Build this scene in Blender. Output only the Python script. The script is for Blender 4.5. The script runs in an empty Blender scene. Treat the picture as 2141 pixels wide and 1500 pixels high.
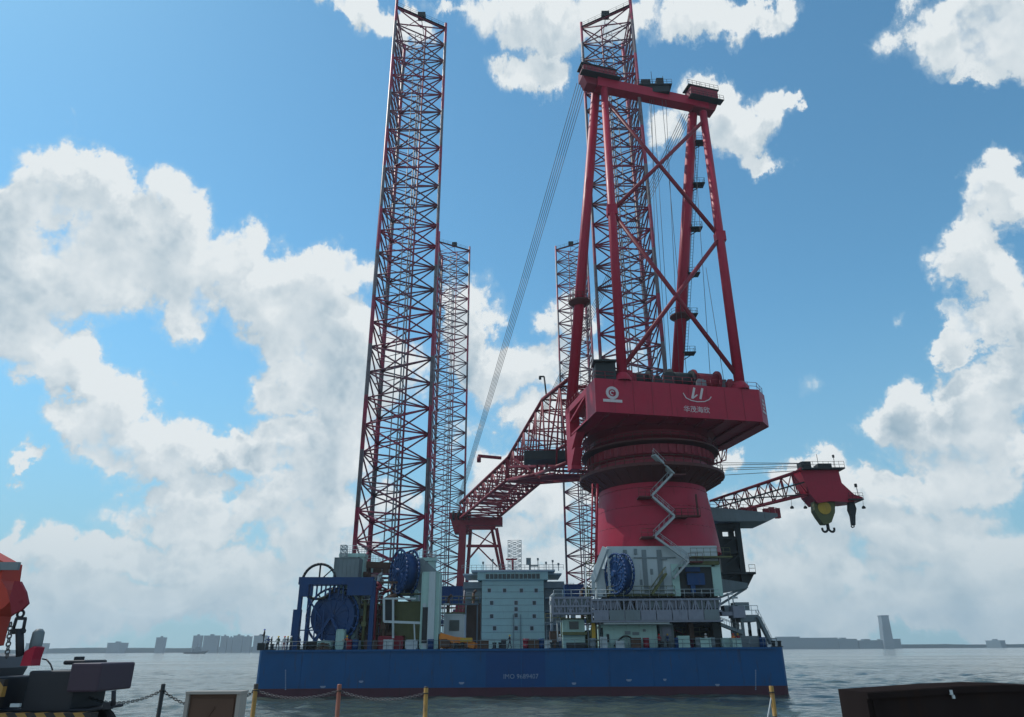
import bpy, math, random
from mathutils import Vector, Matrix
R = math.radians
rnd = random.Random(7)
scene = bpy.context.scene
COL = scene.collection

# ------------------------------------------------------------------ camera
PITCH, ROLL, FPX = 22.4, -0.35, 1472.0
EYE = Vector((0, 0, 6.0))
cam_d = bpy.data.cameras.new('camera'); cam = bpy.data.objects.new('camera', cam_d)
COL.objects.link(cam)
CROT = Matrix.Rotation(R(90 + PITCH), 3, 'X') @ Matrix.Rotation(R(ROLL), 3, 'Z')
cam.matrix_world = Matrix.Translation(EYE) @ CROT.to_4x4()
cam_d.sensor_width = 36.0; cam_d.sensor_fit = 'HORIZONTAL'
cam_d.lens = FPX / 2141 * 36.0
cam_d.clip_start = 0.1; cam_d.clip_end = 20000
scene.camera = cam

def ray(u, v):
    return (CROT @ Vector(((u - 1070.5) / FPX, (750 - v) / FPX, -1))).normalized()
def at(u, v, Y):
    d = ray(u, v)
    return EYE + d * (Y / d.y)
def azel(u, v):
    d = ray(u, v)
    return math.atan2(d.x, d.y), math.asin(d.z)

# ------------------------------------------------------------------ sun + exposure
SUN_AZ, SUN_EL = -62.0, 54.0       # azimuth from +Y towards +X
sd = Vector((math.sin(R(SUN_AZ)) * math.cos(R(SUN_EL)), math.cos(R(SUN_AZ)) * math.cos(R(SUN_EL)), math.sin(R(SUN_EL))))
sl = bpy.data.lights.new('sun', 'SUN'); sl.energy = 3.0; sl.angle = R(0.5); sl.color = (1.0, 0.96, 0.9)
so = bpy.data.objects.new('sun', sl); COL.objects.link(so)
so.rotation_euler = sd.to_track_quat('Z', 'Y').to_euler()
scene.view_settings.view_transform = 'Standard'; scene.view_settings.look = 'None'
scene.view_settings.exposure = 0.0; scene.view_settings.gamma = 1.0
scene.view_settings.use_curve_mapping = False

# ------------------------------------------------------------------ world: Nishita sky + cumulus by direction
world = bpy.data.worlds.new('World'); scene.world = world; world.use_nodes = True
try:
    world.cycles.sampling_method = 'MANUAL'; world.cycles.sample_map_resolution = 512
except Exception: pass

class NT:
    """tiny node-tree helper"""
    def __init__(s, tree): s.t = tree; s.n = tree.nodes; s.l = tree.links
    def new(s, typ, **kw):
        n = s.n.new(typ)
        for k, v in kw.items(): setattr(n, k, v)
        return n
    def put(s, sock, v):
        if isinstance(v, bpy.types.NodeSocket): s.l.new(v, sock)
        else: sock.default_value = v
    def math(s, op, a, b=0.0, c=0.0, clamp=False):
        n = s.new('ShaderNodeMath', operation=op, use_clamp=clamp)
        s.put(n.inputs[0], a); s.put(n.inputs[1], b)
        if op in ('MULTIPLY_ADD', 'SMOOTH_MAX', 'SMOOTH_MIN'): s.put(n.inputs[2], c)
        return n.outputs[0]
    def vec(s, op, a, b=(0, 0, 0), c=(0, 0, 0)):
        n = s.new('ShaderNodeVectorMath', operation=op)
        s.put(n.inputs[0], a); s.put(n.inputs[1], b)
        if op == 'MULTIPLY_ADD': s.put(n.inputs[2], c)
        return n.outputs['Value'] if op in ('LENGTH', 'DOT_PRODUCT') else n.outputs[0]
    def mix(s, f, a, b):
        n = s.new('ShaderNodeMix', data_type='RGBA')
        s.put(n.inputs[0], f); s.put(n.inputs[6], a); s.put(n.inputs[7], b)
        return n.outputs[2]
    def smooth(s, x, lo, hi, a=0.0, b=1.0):
        n = s.new('ShaderNodeMapRange', interpolation_type='SMOOTHSTEP')
        s.put(n.inputs[0], x); n.inputs[1].default_value = lo; n.inputs[2].default_value = hi
        n.inputs[3].default_value = a; n.inputs[4].default_value = b
        return n.outputs[0]

# cloud masses: (u, v, ru, rv, weight) read off the photograph, turned into azimuth / elevation
BL = [(60,410,120,95,1),(190,400,120,90,1),(340,450,115,85,1),(100,540,180,120,1),(300,570,175,120,1),(420,620,110,95,1),(230,490,110,80,1),(30,570,80,70,1),(420,540,80,70,1),(50,690,190,120,1),(180,720,90,75,1),
 (500,520,80,75,1),(600,610,120,85,1),(700,595,110,62,1),(650,710,130,110,1),(740,790,130,130,1),(610,800,85,75,.8),
 (130,800,130,62,1),(250,840,110,75,1),(230,910,140,62,1),(350,960,140,70,1),(480,930,62,50,1),(610,930,120,95,1),(710,960,110,140,1),
 (420,1070,190,70,.9),(650,1090,190,110,.9),(200,1150,260,60,.7),(500,1190,320,80,.8),(30,1110,70,55,.6),(20,965,50,32,.5),(60,1270,360,100,1),(450,1280,300,70,1),(330,1180,300,70,.9),
 (1000,690,75,110,.9),(1090,770,115,85,.9),(980,900,60,90,.4),(1175,650,60,65,.8),(1130,890,90,80,.8),(1080,1030,160,90,.8),(1250,850,150,200,.6),(1150,1150,220,110,.7),(1400,700,60,60,.0),
 (720,30,110,50,.9),(830,70,90,60,.9),(1130,30,160,85,1),(1120,150,75,55,.8),(1450,40,130,60,.9),(1580,5,100,50,.8),(960,30,70,30,.5),(1300,40,100,60,.8),
 (1490,210,90,65,1),(1570,265,95,70,1),(1610,320,55,38,.8),(1670,235,32,30,.6),(1400,270,60,50,.6),
 (2050,40,185,110,1.3),(2090,110,95,80,1.3),(240,520,120,90,1.3),(2045,150,75,50,1),(2130,90,80,70,1),
 (2050,430,85,75,1),(2050,530,100,85,1),(2115,640,110,120,1),(2010,690,65,52,1),(2100,780,110,80,1),(1900,855,85,78,1),(1985,880,115,85,1),(2085,890,130,100,1),(2010,980,150,90,1),
 (1860,640,45,32,.06),(1690,790,60,50,-.08),(1560,965,50,42,.8),(1740,985,90,45,.9),(1880,1030,130,60,.9),(1700,1110,210,95,.8),(1950,1130,230,110,.8),(1620,1210,280,90,.7),(2000,1240,260,90,.8),(1700,1290,300,70,1),(1150,1250,250,80,.9),(2050,1300,260,60,1)]

gt = bpy.data.node_groups.new('cloud_density', 'ShaderNodeTree')
gt.interface.new_socket('P', in_out='INPUT', socket_type='NodeSocketVector')
gt.interface.new_socket('D', in_out='OUTPUT', socket_type='NodeSocketFloat')
g = NT(gt); gi = g.new('NodeGroupInput'); go = g.new('NodeGroupOutput')
P = gi.outputs[0]
# warp the lookup so no ellipse shows
wn = g.new('ShaderNodeTexNoise', noise_dimensions='2D'); g.put(wn.inputs['Vector'], P)
wn.inputs['Scale'].default_value = 6.5; wn.inputs['Detail'].default_value = 8.0; wn.inputs['Roughness'].default_value = 0.62
w = g.vec('SUBTRACT', wn.outputs['Color'], (0.5, 0.5, 0.5))
w = g.vec('MULTIPLY', w, (0.20, 0.17, 0.0))
Pw = g.vec('ADD', P, w)
F = None
for (u, v, ru, rv, wt) in BL:
    if wt == 0: continue
    a0, e0 = azel(u, v); a1, _ = azel(u + ru, v); a2, _ = azel(u - ru, v); _, e1 = azel(u, v - rv); _, e2 = azel(u, v + rv)
    ra, re = abs(a1 - a2) / 2, abs(e1 - e2) / 2
    q = g.vec('MULTIPLY_ADD', Pw, (1 / ra, 1 / re, 0), (-a0 / ra, -e0 / re, 0))
    d2 = g.vec('DOT_PRODUCT', q, q)
    f = g.math('MULTIPLY_ADD', d2, -0.5, 0.5 * wt + 0.0)
    F = f if F is None else g.math('SMOOTH_MAX', F, f, 0.12)
# clouds in the rest of the sky (behind and beside the camera)
sx = g.new('ShaderNodeSeparateXYZ'); g.put(sx.inputs[0], P)
side = g.smooth(g.math('ABSOLUTE', sx.outputs[0]), 0.85, 1.15)
n3 = g.new('ShaderNodeTexNoise', noise_dimensions='2D'); g.put(n3.inputs['Vector'], P); n3.inputs['Scale'].default_value = 2.2; n3.inputs['Detail'].default_value = 2.0
gen = g.math('MULTIPLY_ADD', n3.outputs['Fac'], 3.0, -1.45)
gen = g.math('ADD', gen, g.math('MULTIPLY_ADD', side, 3.0, -3.0))
F = g.math('MAXIMUM', F, gen)
F = g.math('MULTIPLY_ADD', F, 2.3, 0.16)
F = g.math('MAXIMUM', F, -1.0)
F = g.math('MINIMUM', F, 0.85)
nz = g.new('ShaderNodeTexNoise', noise_dimensions='2D'); g.put(nz.inputs['Vector'], P)
nz.inputs['Scale'].default_value = 9.0; nz.inputs['Detail'].default_value = 8.0; nz.inputs['Roughness'].default_value = 0.63
vo = g.new('ShaderNodeTexVoronoi', feature='SMOOTH_F1', voronoi_dimensions='2D'); g.put(vo.inputs['Vector'], g.vec('MULTIPLY_ADD', w, (0.25, 0.25, 0), P))
vo.inputs['Scale'].default_value = 13.0; vo.inputs['Detail'].default_value = 3.0; vo.inputs['Roughness'].default_value = 0.6
vo.inputs['Smoothness'].default_value = 0.35
D = g.math('MULTIPLY_ADD', g.math('SUBTRACT', nz.outputs['Fac'], 0.5), 1.25, F)
D = g.math('MULTIPLY_ADD', g.math('SUBTRACT', 0.42, vo.outputs['Distance']), 0.60, D)
g.put(go.inputs[0], D)

wt_ = NT(world.node_tree); wt_.n.clear()
tc = wt_.new('ShaderNodeTexCoord')
sep = wt_.new('ShaderNodeSeparateXYZ'); wt_.put(sep.inputs[0], tc.outputs['Generated'])
az = wt_.math('ARCTAN2', sep.outputs[0], sep.outputs[1])
el = wt_.math('ARCSINE', wt_.math('MINIMUM', wt_.math('MAXIMUM', sep.outputs[2], -1.0), 1.0))
cmb = wt_.new('ShaderNodeCombineXYZ'); wt_.put(cmb.inputs[0], az); wt_.put(cmb.inputs[1], el)
def dens(off):
    n = wt_.new('ShaderNodeGroup'); n.node_tree = gt
    wt_.put(n.inputs[0], wt_.vec('ADD', cmb.outputs[0], off)); return n.outputs[0]
D0 = dens((0, 0, 0)); D1 = dens((0.012, 0.034, 0))
mask = wt_.smooth(D0, -0.12, 0.34)
thin = wt_.smooth(D0, -0.55, 0.15)           # wispy veil round the clouds
lit = wt_.math('MULTIPLY_ADD', wt_.math('SUBTRACT', D0, D1), 0.62, 0.80)
bign = wt_.new('ShaderNodeTexNoise', noise_dimensions='2D'); wt_.put(bign.inputs['Vector'], cmb.outputs[0])
bign.inputs['Scale'].default_value = 5.0; bign.inputs['Detail'].default_value = 3.0
core = wt_.math('MULTIPLY', wt_.smooth(D0, 0.35, 1.0), wt_.smooth(bign.outputs['Fac'], 0.36, 0.60))
lit = wt_.math('SUBTRACT', lit, wt_.math('MULTIPLY', core, 0.75), clamp=True)
sky = wt_.new('ShaderNodeTexSky', sky_type='NISHITA')
sky.sun_disc = False; sky.sun_elevation = R(SUN_EL); sky.sun_rotation = R(SUN_AZ)
sky.altitude = 0.0; sky.air_density = 1.0; sky.dust_density = 0.25; sky.ozone_density = 2.0
SKYG = wt_.vec('MULTIPLY', sky.outputs[0], (0.96, 1.57, 1.55))
# cloud brightness in the same units as the sky texture (background strength is 0.1)
ccol = wt_.mix(lit, (3.0, 4.3, 5.3, 1), (7.9, 8.4, 8.6, 1))
lowf = wt_.smooth(sep.outputs[2], 0.0, 0.24, 1.0, 0.0)   # thicker air low down: duller clouds
ccol = wt_.mix(wt_.math('MULTIPLY', lowf, 0.46), ccol, (3.5, 4.9, 5.6, 1))
hzn = wt_.smooth(sep.outputs[2], 0.0, 0.46, 1.0, 0.0)
SKYG = wt_.mix(wt_.math('MULTIPLY', hzn, 0.85), SKYG, (2.5, 4.35, 5.7, 1))
c1 = wt_.mix(wt_.math('MULTIPLY', thin, 0.30), SKYG, (5.6, 7.0, 7.8, 1))
c2 = wt_.mix(mask, c1, ccol)
bg = wt_.new('ShaderNodeBackground'); wt_.put(bg.inputs[0], c2); bg.inputs[1].default_value = 0.10
wo = wt_.new('ShaderNodeOutputWorld'); wt_.l.new(bg.outputs[0], wo.inputs[0])

# ------------------------------------------------------------------ materials
def new_mat(name):
    m = bpy.data.materials.new(name); m.use_nodes = True
    n = NT(m.node_tree); b = m.node_tree.nodes['Principled BSDF']
    return m, n, b
def paint(name, col, rough=0.45, var=0.25, dirt=0.35, dirtcol=(0.05, 0.035, 0.03), scale=0.6, metal=0.0, streak=True):
    m, n, b = new_mat(name)
    ge = n.new('ShaderNodeNewGeometry')
    no = n.new('ShaderNodeTexNoise'); n.put(no.inputs['Vector'], ge.outputs['Position'])
    no.inputs['Scale'].default_value = scale; no.inputs['Detail'].default_value = 6
    a = tuple(c * (1 - var) for c in col) + (1,); c2 = tuple(min(1, c * (1 + var)) for c in col) + (1,)
    base = n.mix(no.outputs['Fac'], a, c2)
    st = n.new('ShaderNodeTexNoise'); n.put(st.inputs['Vector'], n.vec('MULTIPLY', ge.outputs['Position'], (1, 1, 0.12 if streak else 1)))
    st.inputs['Scale'].default_value = 2.2; st.inputs['Detail'].default_value = 8; st.inputs['Roughness'].default_value = 0.7
    base = n.mix(n.math('MULTIPLY', n.smooth(st.outputs['Fac'], 0.55, 0.72), dirt), base, dirtcol + (1,))
    n.put(b.inputs['Base Color'], base); b.inputs['Metallic'].default_value = metal; b.inputs['Specular IOR Level'].default_value = 0.3
    n.put(b.inputs['Roughness'], n.math('MULTIPLY_ADD', no.outputs['Fac'], 0.25, rough - 0.1))
    return m
def banded(name, c_a, c_b, per=18.0, start=88.9, var=0.2):
    """leg paint: alternating red and grey-green lengths"""
    m, n, b = new_mat(name)
    ge = n.new('ShaderNodeNewGeometry'); s = n.new('ShaderNodeSeparateXYZ'); n.put(s.inputs[0], ge.outputs['Position'])
    t = n.math('FRACT', n.math('DIVIDE', n.math('ADD', s.outputs[2], per * 20 - start), per))
    f = n.math('GREATER_THAN', t, 0.5)
    no = n.new('ShaderNodeTexNoise'); n.put(no.inputs['Vector'], ge.outputs['Position']); no.inputs['Scale'].default_value = 0.8; no.inputs['Detail'].default_value = 5
    base = n.mix(f, c_a + (1,), c_b + (1,))
    base = n.mix(n.math('MULTIPLY', n.smooth(no.outputs['Fac'], 0.45, 0.7), 0.6), base, (0.035, 0.022, 0.022, 1))
    n.put(b.inputs['Base Color'], base); b.inputs['Roughness'].default_value = 0.5
    return m
M = {}
M['red'] = paint('crane_red', (0.33, 0.008, 0.034), 0.45, 0.18, 0.55, (0.11, 0.006, 0.014))
M['redo'] = paint('sunfaded_orange_red', (0.40, 0.045, 0.03), 0.55, 0.2, 0.5, (0.15, 0.03, 0.02), 2.5)
M['hull2'] = paint('hull_repaint', (0.001, 0.046, 0.165), 0.5, 0.15, 0.4, (0.02, 0.03, 0.05), 0.5)
M['redd'] = paint('dark_red_steel', (0.20, 0.014, 0.028), 0.5, 0.25, 0.5)
M['ring'] = paint('brown_ring_steel', (0.085, 0.024, 0.022), 0.6, 0.3, 0.5)
M['hull'] = paint('hull_blue', (0.001, 0.066, 0.195), 0.5, 0.22, 0.65, (0.035, 0.035, 0.05), 0.35)
M['boot'] = paint('boot_red', (0.06, 0.018, 0.03), 0.55, 0.3, 0.6, (0.02, 0.018, 0.02))
M['blue'] = paint('machine_blue', (0.003, 0.04, 0.14), 0.5, 0.25, 0.4)
M['green'] = paint('pale_green_steel', (0.33, 0.50, 0.47), 0.5, 0.12, 0.4, (0.12, 0.15, 0.12))
M['white'] = paint('white_steel', (0.40, 0.47, 0.50), 0.5, 0.12, 0.45, (0.16, 0.15, 0.12))
M['grey'] = paint('grey_steel', (0.15, 0.19, 0.21), 0.55, 0.25, 0.5, (0.06, 0.05, 0.05))
M['gang'] = paint('gangway_grey', (0.19, 0.21, 0.265), 0.5, 0.25, 0.5, (0.05, 0.06, 0.09), 1.5)
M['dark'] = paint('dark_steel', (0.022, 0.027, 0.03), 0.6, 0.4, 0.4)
M['brown'] = paint('rusty_machinery', (0.085, 0.05, 0.035), 0.7, 0.4, 0.6)
M['olive'] = paint('olive_steel', (0.10, 0.11, 0.045), 0.6, 0.3, 0.5)
M['yellow'] = paint('safety_yellow', (0.42, 0.27, 0.03), 0.5, 0.2, 0.4)
M['orange'] = paint('machine_orange', (0.60, 0.20, 0.03), 0.5, 0.2, 0.4)
M['rope'] = paint('steel_rope', (0.09, 0.09, 0.10), 0.5, 0.3, 0.2)
M['legc'] = banded('leg_chord_paint', (0.28, 0.020, 0.065), (0.14, 0.12, 0.14))
M['legb'] = banded('leg_brace_paint', (0.25, 0.025, 0.065), (0.17, 0.055, 0.085))
M['pipe'] = paint('caisson_grey', (0.34, 0.38, 0.40), 0.5, 0.15, 0.4)
M['rubber'] = paint('black_rubber', (0.015, 0.015, 0.016), 0.8, 0.2, 0.2)
M['skin'] = paint('skin_tone', (0.35, 0.2, 0.14), 0.6, 0.1, 0.0)
M['letter'] = paint('white_lettering', (0.55, 0.5, 0.52), 0.6, 0.1, 0.5, (0.3, 0.25, 0.25))
M['hletter'] = paint('faded_hull_lettering', (0.20, 0.26, 0.36), 0.6, 0.2, 0.5, (0.08, 0.1, 0.18), 1.0)
M['skip'] = paint('skip_paint', (0.020, 0.016, 0.016), 0.9, 0.4, 0.5, (0.03, 0.018, 0.012), 1.5)
M['skip'].node_tree.nodes['Principled BSDF'].inputs['Specular IOR Level'].default_value = 0.0
M['conc'] = paint('quay_concrete', (0.28, 0.27, 0.25), 0.85, 0.2, 0.4, (0.12, 0.11, 0.10), 0.8, streak=False)
M['bldg'] = paint('far_building_wall', (0.15, 0.18, 0.20), 0.8, 0.15, 0.2, (0.1, 0.1, 0.1), 0.02)
M['bldg2'] = paint('far_shed_wall', (0.11, 0.15, 0.17), 0.7, 0.15, 0.2, (0.1, 0.1, 0.1), 0.02)
M['land'] = paint('far_shore', (0.04, 0.06, 0.05), 0.9, 0.3, 0.3, (0.06, 0.06, 0.05), 0.01, streak=False)
def glass(name, col):
    m, n, b = new_mat(name); b.inputs['Base Color'].default_value = col + (1,); b.inputs['Roughness'].default_value = 0.3
    b.inputs['Specular IOR Level'].default_value = 0.6; return m
M['glass'] = glass('dark_glass', (0.01, 0.025, 0.028))
# striped guard posts and hazard stripes
def stripes(name, a, b_, per, axis=2, start=0.0):
    m, n, b = new_mat(name)
    ge = n.new('ShaderNodeNewGeometry'); s = n.new('ShaderNodeSeparateXYZ'); n.put(s.inputs[0], ge.outputs['Position'])
    x = s.outputs[axis] if axis < 3 else n.math('ADD', s.outputs[0], s.outputs[2])
    f = n.math('GREATER_THAN', n.math('FRACT', n.math('DIVIDE', n.math('ADD', x, 100 * per - start), per)), 0.5)
    no = n.new('ShaderNodeTexNoise'); n.put(no.inputs['Vector'], ge.outputs['Position']); no.inputs['Scale'].default_value = 9; no.inputs['Detail'].default_value = 6
    c = n.mix(f, a + (1,), b_ + (1,)); c = n.mix(n.math('MULTIPLY', n.smooth(no.outputs['Fac'], 0.5, 0.7), 0.5), c, (0.05, 0.035, 0.025, 1))
    n.put(b.inputs['Base Color'], c); b.inputs['Roughness'].default_value = 0.6
    return m
M['post'] = stripes('post_yellow_black', (0.30, 0.17, 0.03), (0.02, 0.02, 0.02), 0.9, 2, 4.95)
M['posto'] = stripes('post_orange_black', (0.22, 0.07, 0.04), (0.02, 0.02, 0.02), 1.1, 2, 4.95)
M['hazard'] = stripes('hazard_stripes', (0.32, 0.18, 0.04), (0.012, 0.012, 0.013), 0.30, 3)
# water
def water_mat():
    m, n, b = new_mat('harbour_water')
    ge = n.new('ShaderNodeNewGeometry')
    pos = ge.outputs['Position']
    def nz(sc, det, st=(1, 1, 1)):
        t = n.new('ShaderNodeTexNoise'); n.put(t.inputs['Vector'], n.vec('MULTIPLY', pos, st))
        t.inputs['Scale'].default_value = sc; t.inputs['Detail'].default_value = det; t.inputs['Roughness'].default_value = 0.6; return t.outputs['Fac']
    h = n.math('MULTIPLY_ADD', nz(0.42, 4, (0.6, 1, 1)), 1.0, n.math('MULTIPLY', nz(1.6, 5, (0.45, 1, 1)), 0.45))
    bp = n.new('ShaderNodeBump'); bp.inputs['Strength'].default_value = 1.0; bp.inputs['Distance'].default_value = 0.25
    n.put(bp.inputs['Height'], h); n.l.new(bp.outputs[0], b.inputs['Normal'])
    patch = nz(0.012, 4, (0.35, 1, 1))
    n.put(b.inputs['Base Color'], n.mix(patch, (0.035, 0.052, 0.044, 1), (0.065, 0.085, 0.072, 1)))
    n.put(b.inputs['Roughness'], n.smooth(patch, 0.35, 0.65, 0.06, 0.18)); b.inputs['IOR'].default_value = 1.33
    return m
M['water'] = water_mat()

# ------------------------------------------------------------------ mesh builder
class MB:
    def __init__(s): s.v = []; s.f = []; s.sm = []
    def add(s, vs, fs, smooth=False):
        o = len(s.v); s.v += [Vector(p) for p in vs]; s.f += [tuple(i + o for i in f) for f in fs]; s.sm += [smooth] * len(fs); return s
    def box(s, x0, x1, y0, y1, z0, z1):
        return s.add([(x0,y0,z0),(x1,y0,z0),(x1,y1,z0),(x0,y1,z0),(x0,y0,z1),(x1,y0,z1),(x1,y1,z1),(x0,y1,z1)],
                     [(3,2,1,0),(4,5,6,7),(0,1,5,4),(1,2,6,5),(2,3,7,6),(3,0,4,7)])
    def cbox(s, c, sx, sy, sz):
        return s.box(c[0]-sx/2, c[0]+sx/2, c[1]-sy/2, c[1]+sy/2, c[2]-sz/2, c[2]+sz/2)
    def beam(s, p, q, w, h=None, up=(0, 0, 1)):
        h = h or w; p = Vector(p); q = Vector(q); d = (q - p)
        if d.length < 1e-6: return s
        d.normalize(); up = Vector(up)
        if abs(d.dot(up)) > 0.98: up = Vector((0, 1, 0))
        a = d.cross(up).normalized() * w / 2; b = a.cross(d).normalized() * h / 2
        return s.add([p-a-b, p+a-b, p+a+b, p-a+b, q-a-b, q+a-b, q+a+b, q-a+b],
                     [(0,1,2,3),(7,6,5,4),(4,5,1,0),(5,6,2,1),(6,7,3,2),(7,4,0,3)])
    def tube(s, p, q, r, r2=None, n=8, cap=True):
        r2 = r if r2 is None else r2
        p = Vector(p); q = Vector(q); d = q - p
        if d.length < 1e-6: return s
        d.normalize(); up = Vector((0, 0, 1)) if abs(d.z) < 0.95 else Vector((0, 1, 0))
        a = d.cross(up).normalized(); b = d.cross(a)
        vs = []
        for (c, rr) in ((p, r), (q, r2)):
            for k in range(n):
                t = 2 * math.pi * k / n; vs.append(c + (a * math.cos(t) + b * math.sin(t)) * rr)
        s.add(vs, [(k, (k+1) % n, n + (k+1) % n, n + k) for k in range(n)], True)
        if cap: o = len(s.v) - 2*n; s.f += [tuple(o + k for k in range(n))[::-1], tuple(o + n + k for k in range(n))]; s.sm += [False, False]
        return s
    def path(s, pts, r, n=6):
        for a, b in zip(pts, pts[1:]): s.tube(a, b, r, n=n)
        return s
    def lathe(s, c, prof, n=48, smooth=True, a0=0.0):
        c = Vector(c); vs = []
        for (r, z) in prof:
            for k in range(n):
                t = a0 + 2*math.pi*k/n; vs.append(c + Vector((r*math.cos(t), r*math.sin(t), z)))
        fs = []
        for j in range(len(prof)-1):
            for k in range(n): fs.append((j*n+k, j*n+(k+1) % n, (j+1)*n+(k+1) % n, (j+1)*n+k))
        return s.add(vs, fs, smooth)
    def prism(s, poly, ext):
        """poly: list of 3-D points (planar), extruded by vector ext"""
        n = len(poly); ext = Vector(ext); p = [Vector(q) for q in poly]
        nrm = Vector((0, 0, 0))
        for i in range(n): nrm += p[i].cross(p[(i+1) % n])
        if nrm.dot(ext) > 0: p = p[::-1]
        return s.add(p + [q + ext for q in p], [tuple(range(n)), tuple(range(2*n-1, n-1, -1))] + [(i, i+n, (i+1) % n + n, (i+1) % n) for i in range(n)])
    def ring(s, c, rad, r, ax=(0, 1, 0), n=28, m=6, arc=(0, 2*math.pi)):
        c = Vector(c); ax = Vector(ax).normalized(); u = ax.cross(Vector((0, 0, 1)))
        u = u.normalized() if u.length > 0.1 else Vector((1, 0, 0)); w = ax.cross(u)
        k0 = [c + (u*math.cos(arc[0]+(arc[1]-arc[0])*k/n) + w*math.sin(arc[0]+(arc[1]-arc[0])*k/n))*rad for k in range(n+1)]
        return s.path(k0, r, m)
    def rail(s, pts, h=1.1, r=0.035, step=1.6, bars=2):
        for a, b in zip(pts, pts[1:]):
            a = Vector(a); b = Vector(b); L = (b-a).length; k = max(1, round(L/step))
            for i in range(k+1): c = a.lerp(b, i/k); s.tube(c, c + Vector((0, 0, h)), r, n=4)
            for j in range(bars): z = h*(1 - j/bars); s.tube(a + Vector((0, 0, z)), b + Vector((0, 0, z)), r, n=4)
        return s
    def build(s, name, mat, parent=None, label=None):
        o0 = Vector((0, 0, 0))
        if parent is not None:
            p = parent
            while p is not None: o0 += p.location; p = p.parent
        me = bpy.data.meshes.new(name); me.from_pydata([v - o0 for v in s.v], [], s.f)
        me.polygons.foreach_set('use_smooth', s.sm); me.materials.append(M[mat] if isinstance(mat, str) else mat); me.update()
        ob = bpy.data.objects.new(name, me); COL.objects.link(ob)
        if parent is not None: ob.parent = parent
        if label: ob['label'] = label
        return ob

def tag(o, label=None, cat=None, group=None, kind=None):
    if label: o['label'] = label
    if cat: o['category'] = cat
    if group: o['group'] = group
    if kind: o['kind'] = kind
    return o
def root(name, loc, label, cat, group=None):
    o = bpy.data.objects.new(name, None); COL.objects.link(o); o.location = loc; o.empty_display_size = 0.5
    return tag(o, label, cat, group)
def single(mb, name, mat, label, cat, group=None):
    """a thing that is one mesh, with its origin at its base"""
    xs = [v.x for v in mb.v]; ys = [v.y for v in mb.v]; zs = [v.z for v in mb.v]
    c = Vector(((min(xs)+max(xs))/2, (min(ys)+max(ys))/2, min(zs)))
    for v in mb.v: v -= c
    o = mb.build(name, mat); o.location = c
    return tag(o, label, cat, group)
def copy_tree(o, parent=None):
    c = o.copy(); COL.objects.link(c); c.parent = parent
    for ch in list(o.children): copy_tree(ch, c)
    return c
def pbox(mb, u0, v0, u1, v1, Y, dep):
    """box whose front face fills that part of the view at distance Y"""
    um, vm = (u0+u1)/2, (v0+v1)/2
    x0, x1 = at(u0, vm, Y).x, at(u1, vm, Y).x; z1, z0 = at(um, v0, Y).z, at(um, v1, Y).z
    mb.box(x0, x1, Y, Y+dep, z0, z1); return (x0, x1, z0, z1)
def text_mb(mb, s, size, org, ex, ez, align='CENTER', thick=0.02):
    """lettering as thin raised mesh; org = baseline centre, ex = reading direction, ez = up"""
    cu = bpy.data.curves.new('t', 'FONT'); cu.body = s; cu.size = size; cu.align_x = align; cu.extrude = thick/2; cu.resolution_u = 2
    o = bpy.data.objects.new('t', cu); COL.objects.link(o)
    dg = bpy.context.evaluated_depsgraph_get(); dg.update(); me = o.evaluated_get(dg).to_mesh()
    ex = Vector(ex); ez = Vector(ez); nz_ = ex.cross(ez)
    mb.add([Vector(org) + ex*v.co.x + ez*v.co.y + nz_*v.co.z for v in me.vertices], [tuple(p.vertices) for p in me.polygons])
    o.evaluated_get(dg).to_mesh_clear(); bpy.data.objects.remove(o); bpy.data.curves.remove(cu)
DECK = 6.0
HAZE = 0.00017
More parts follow.
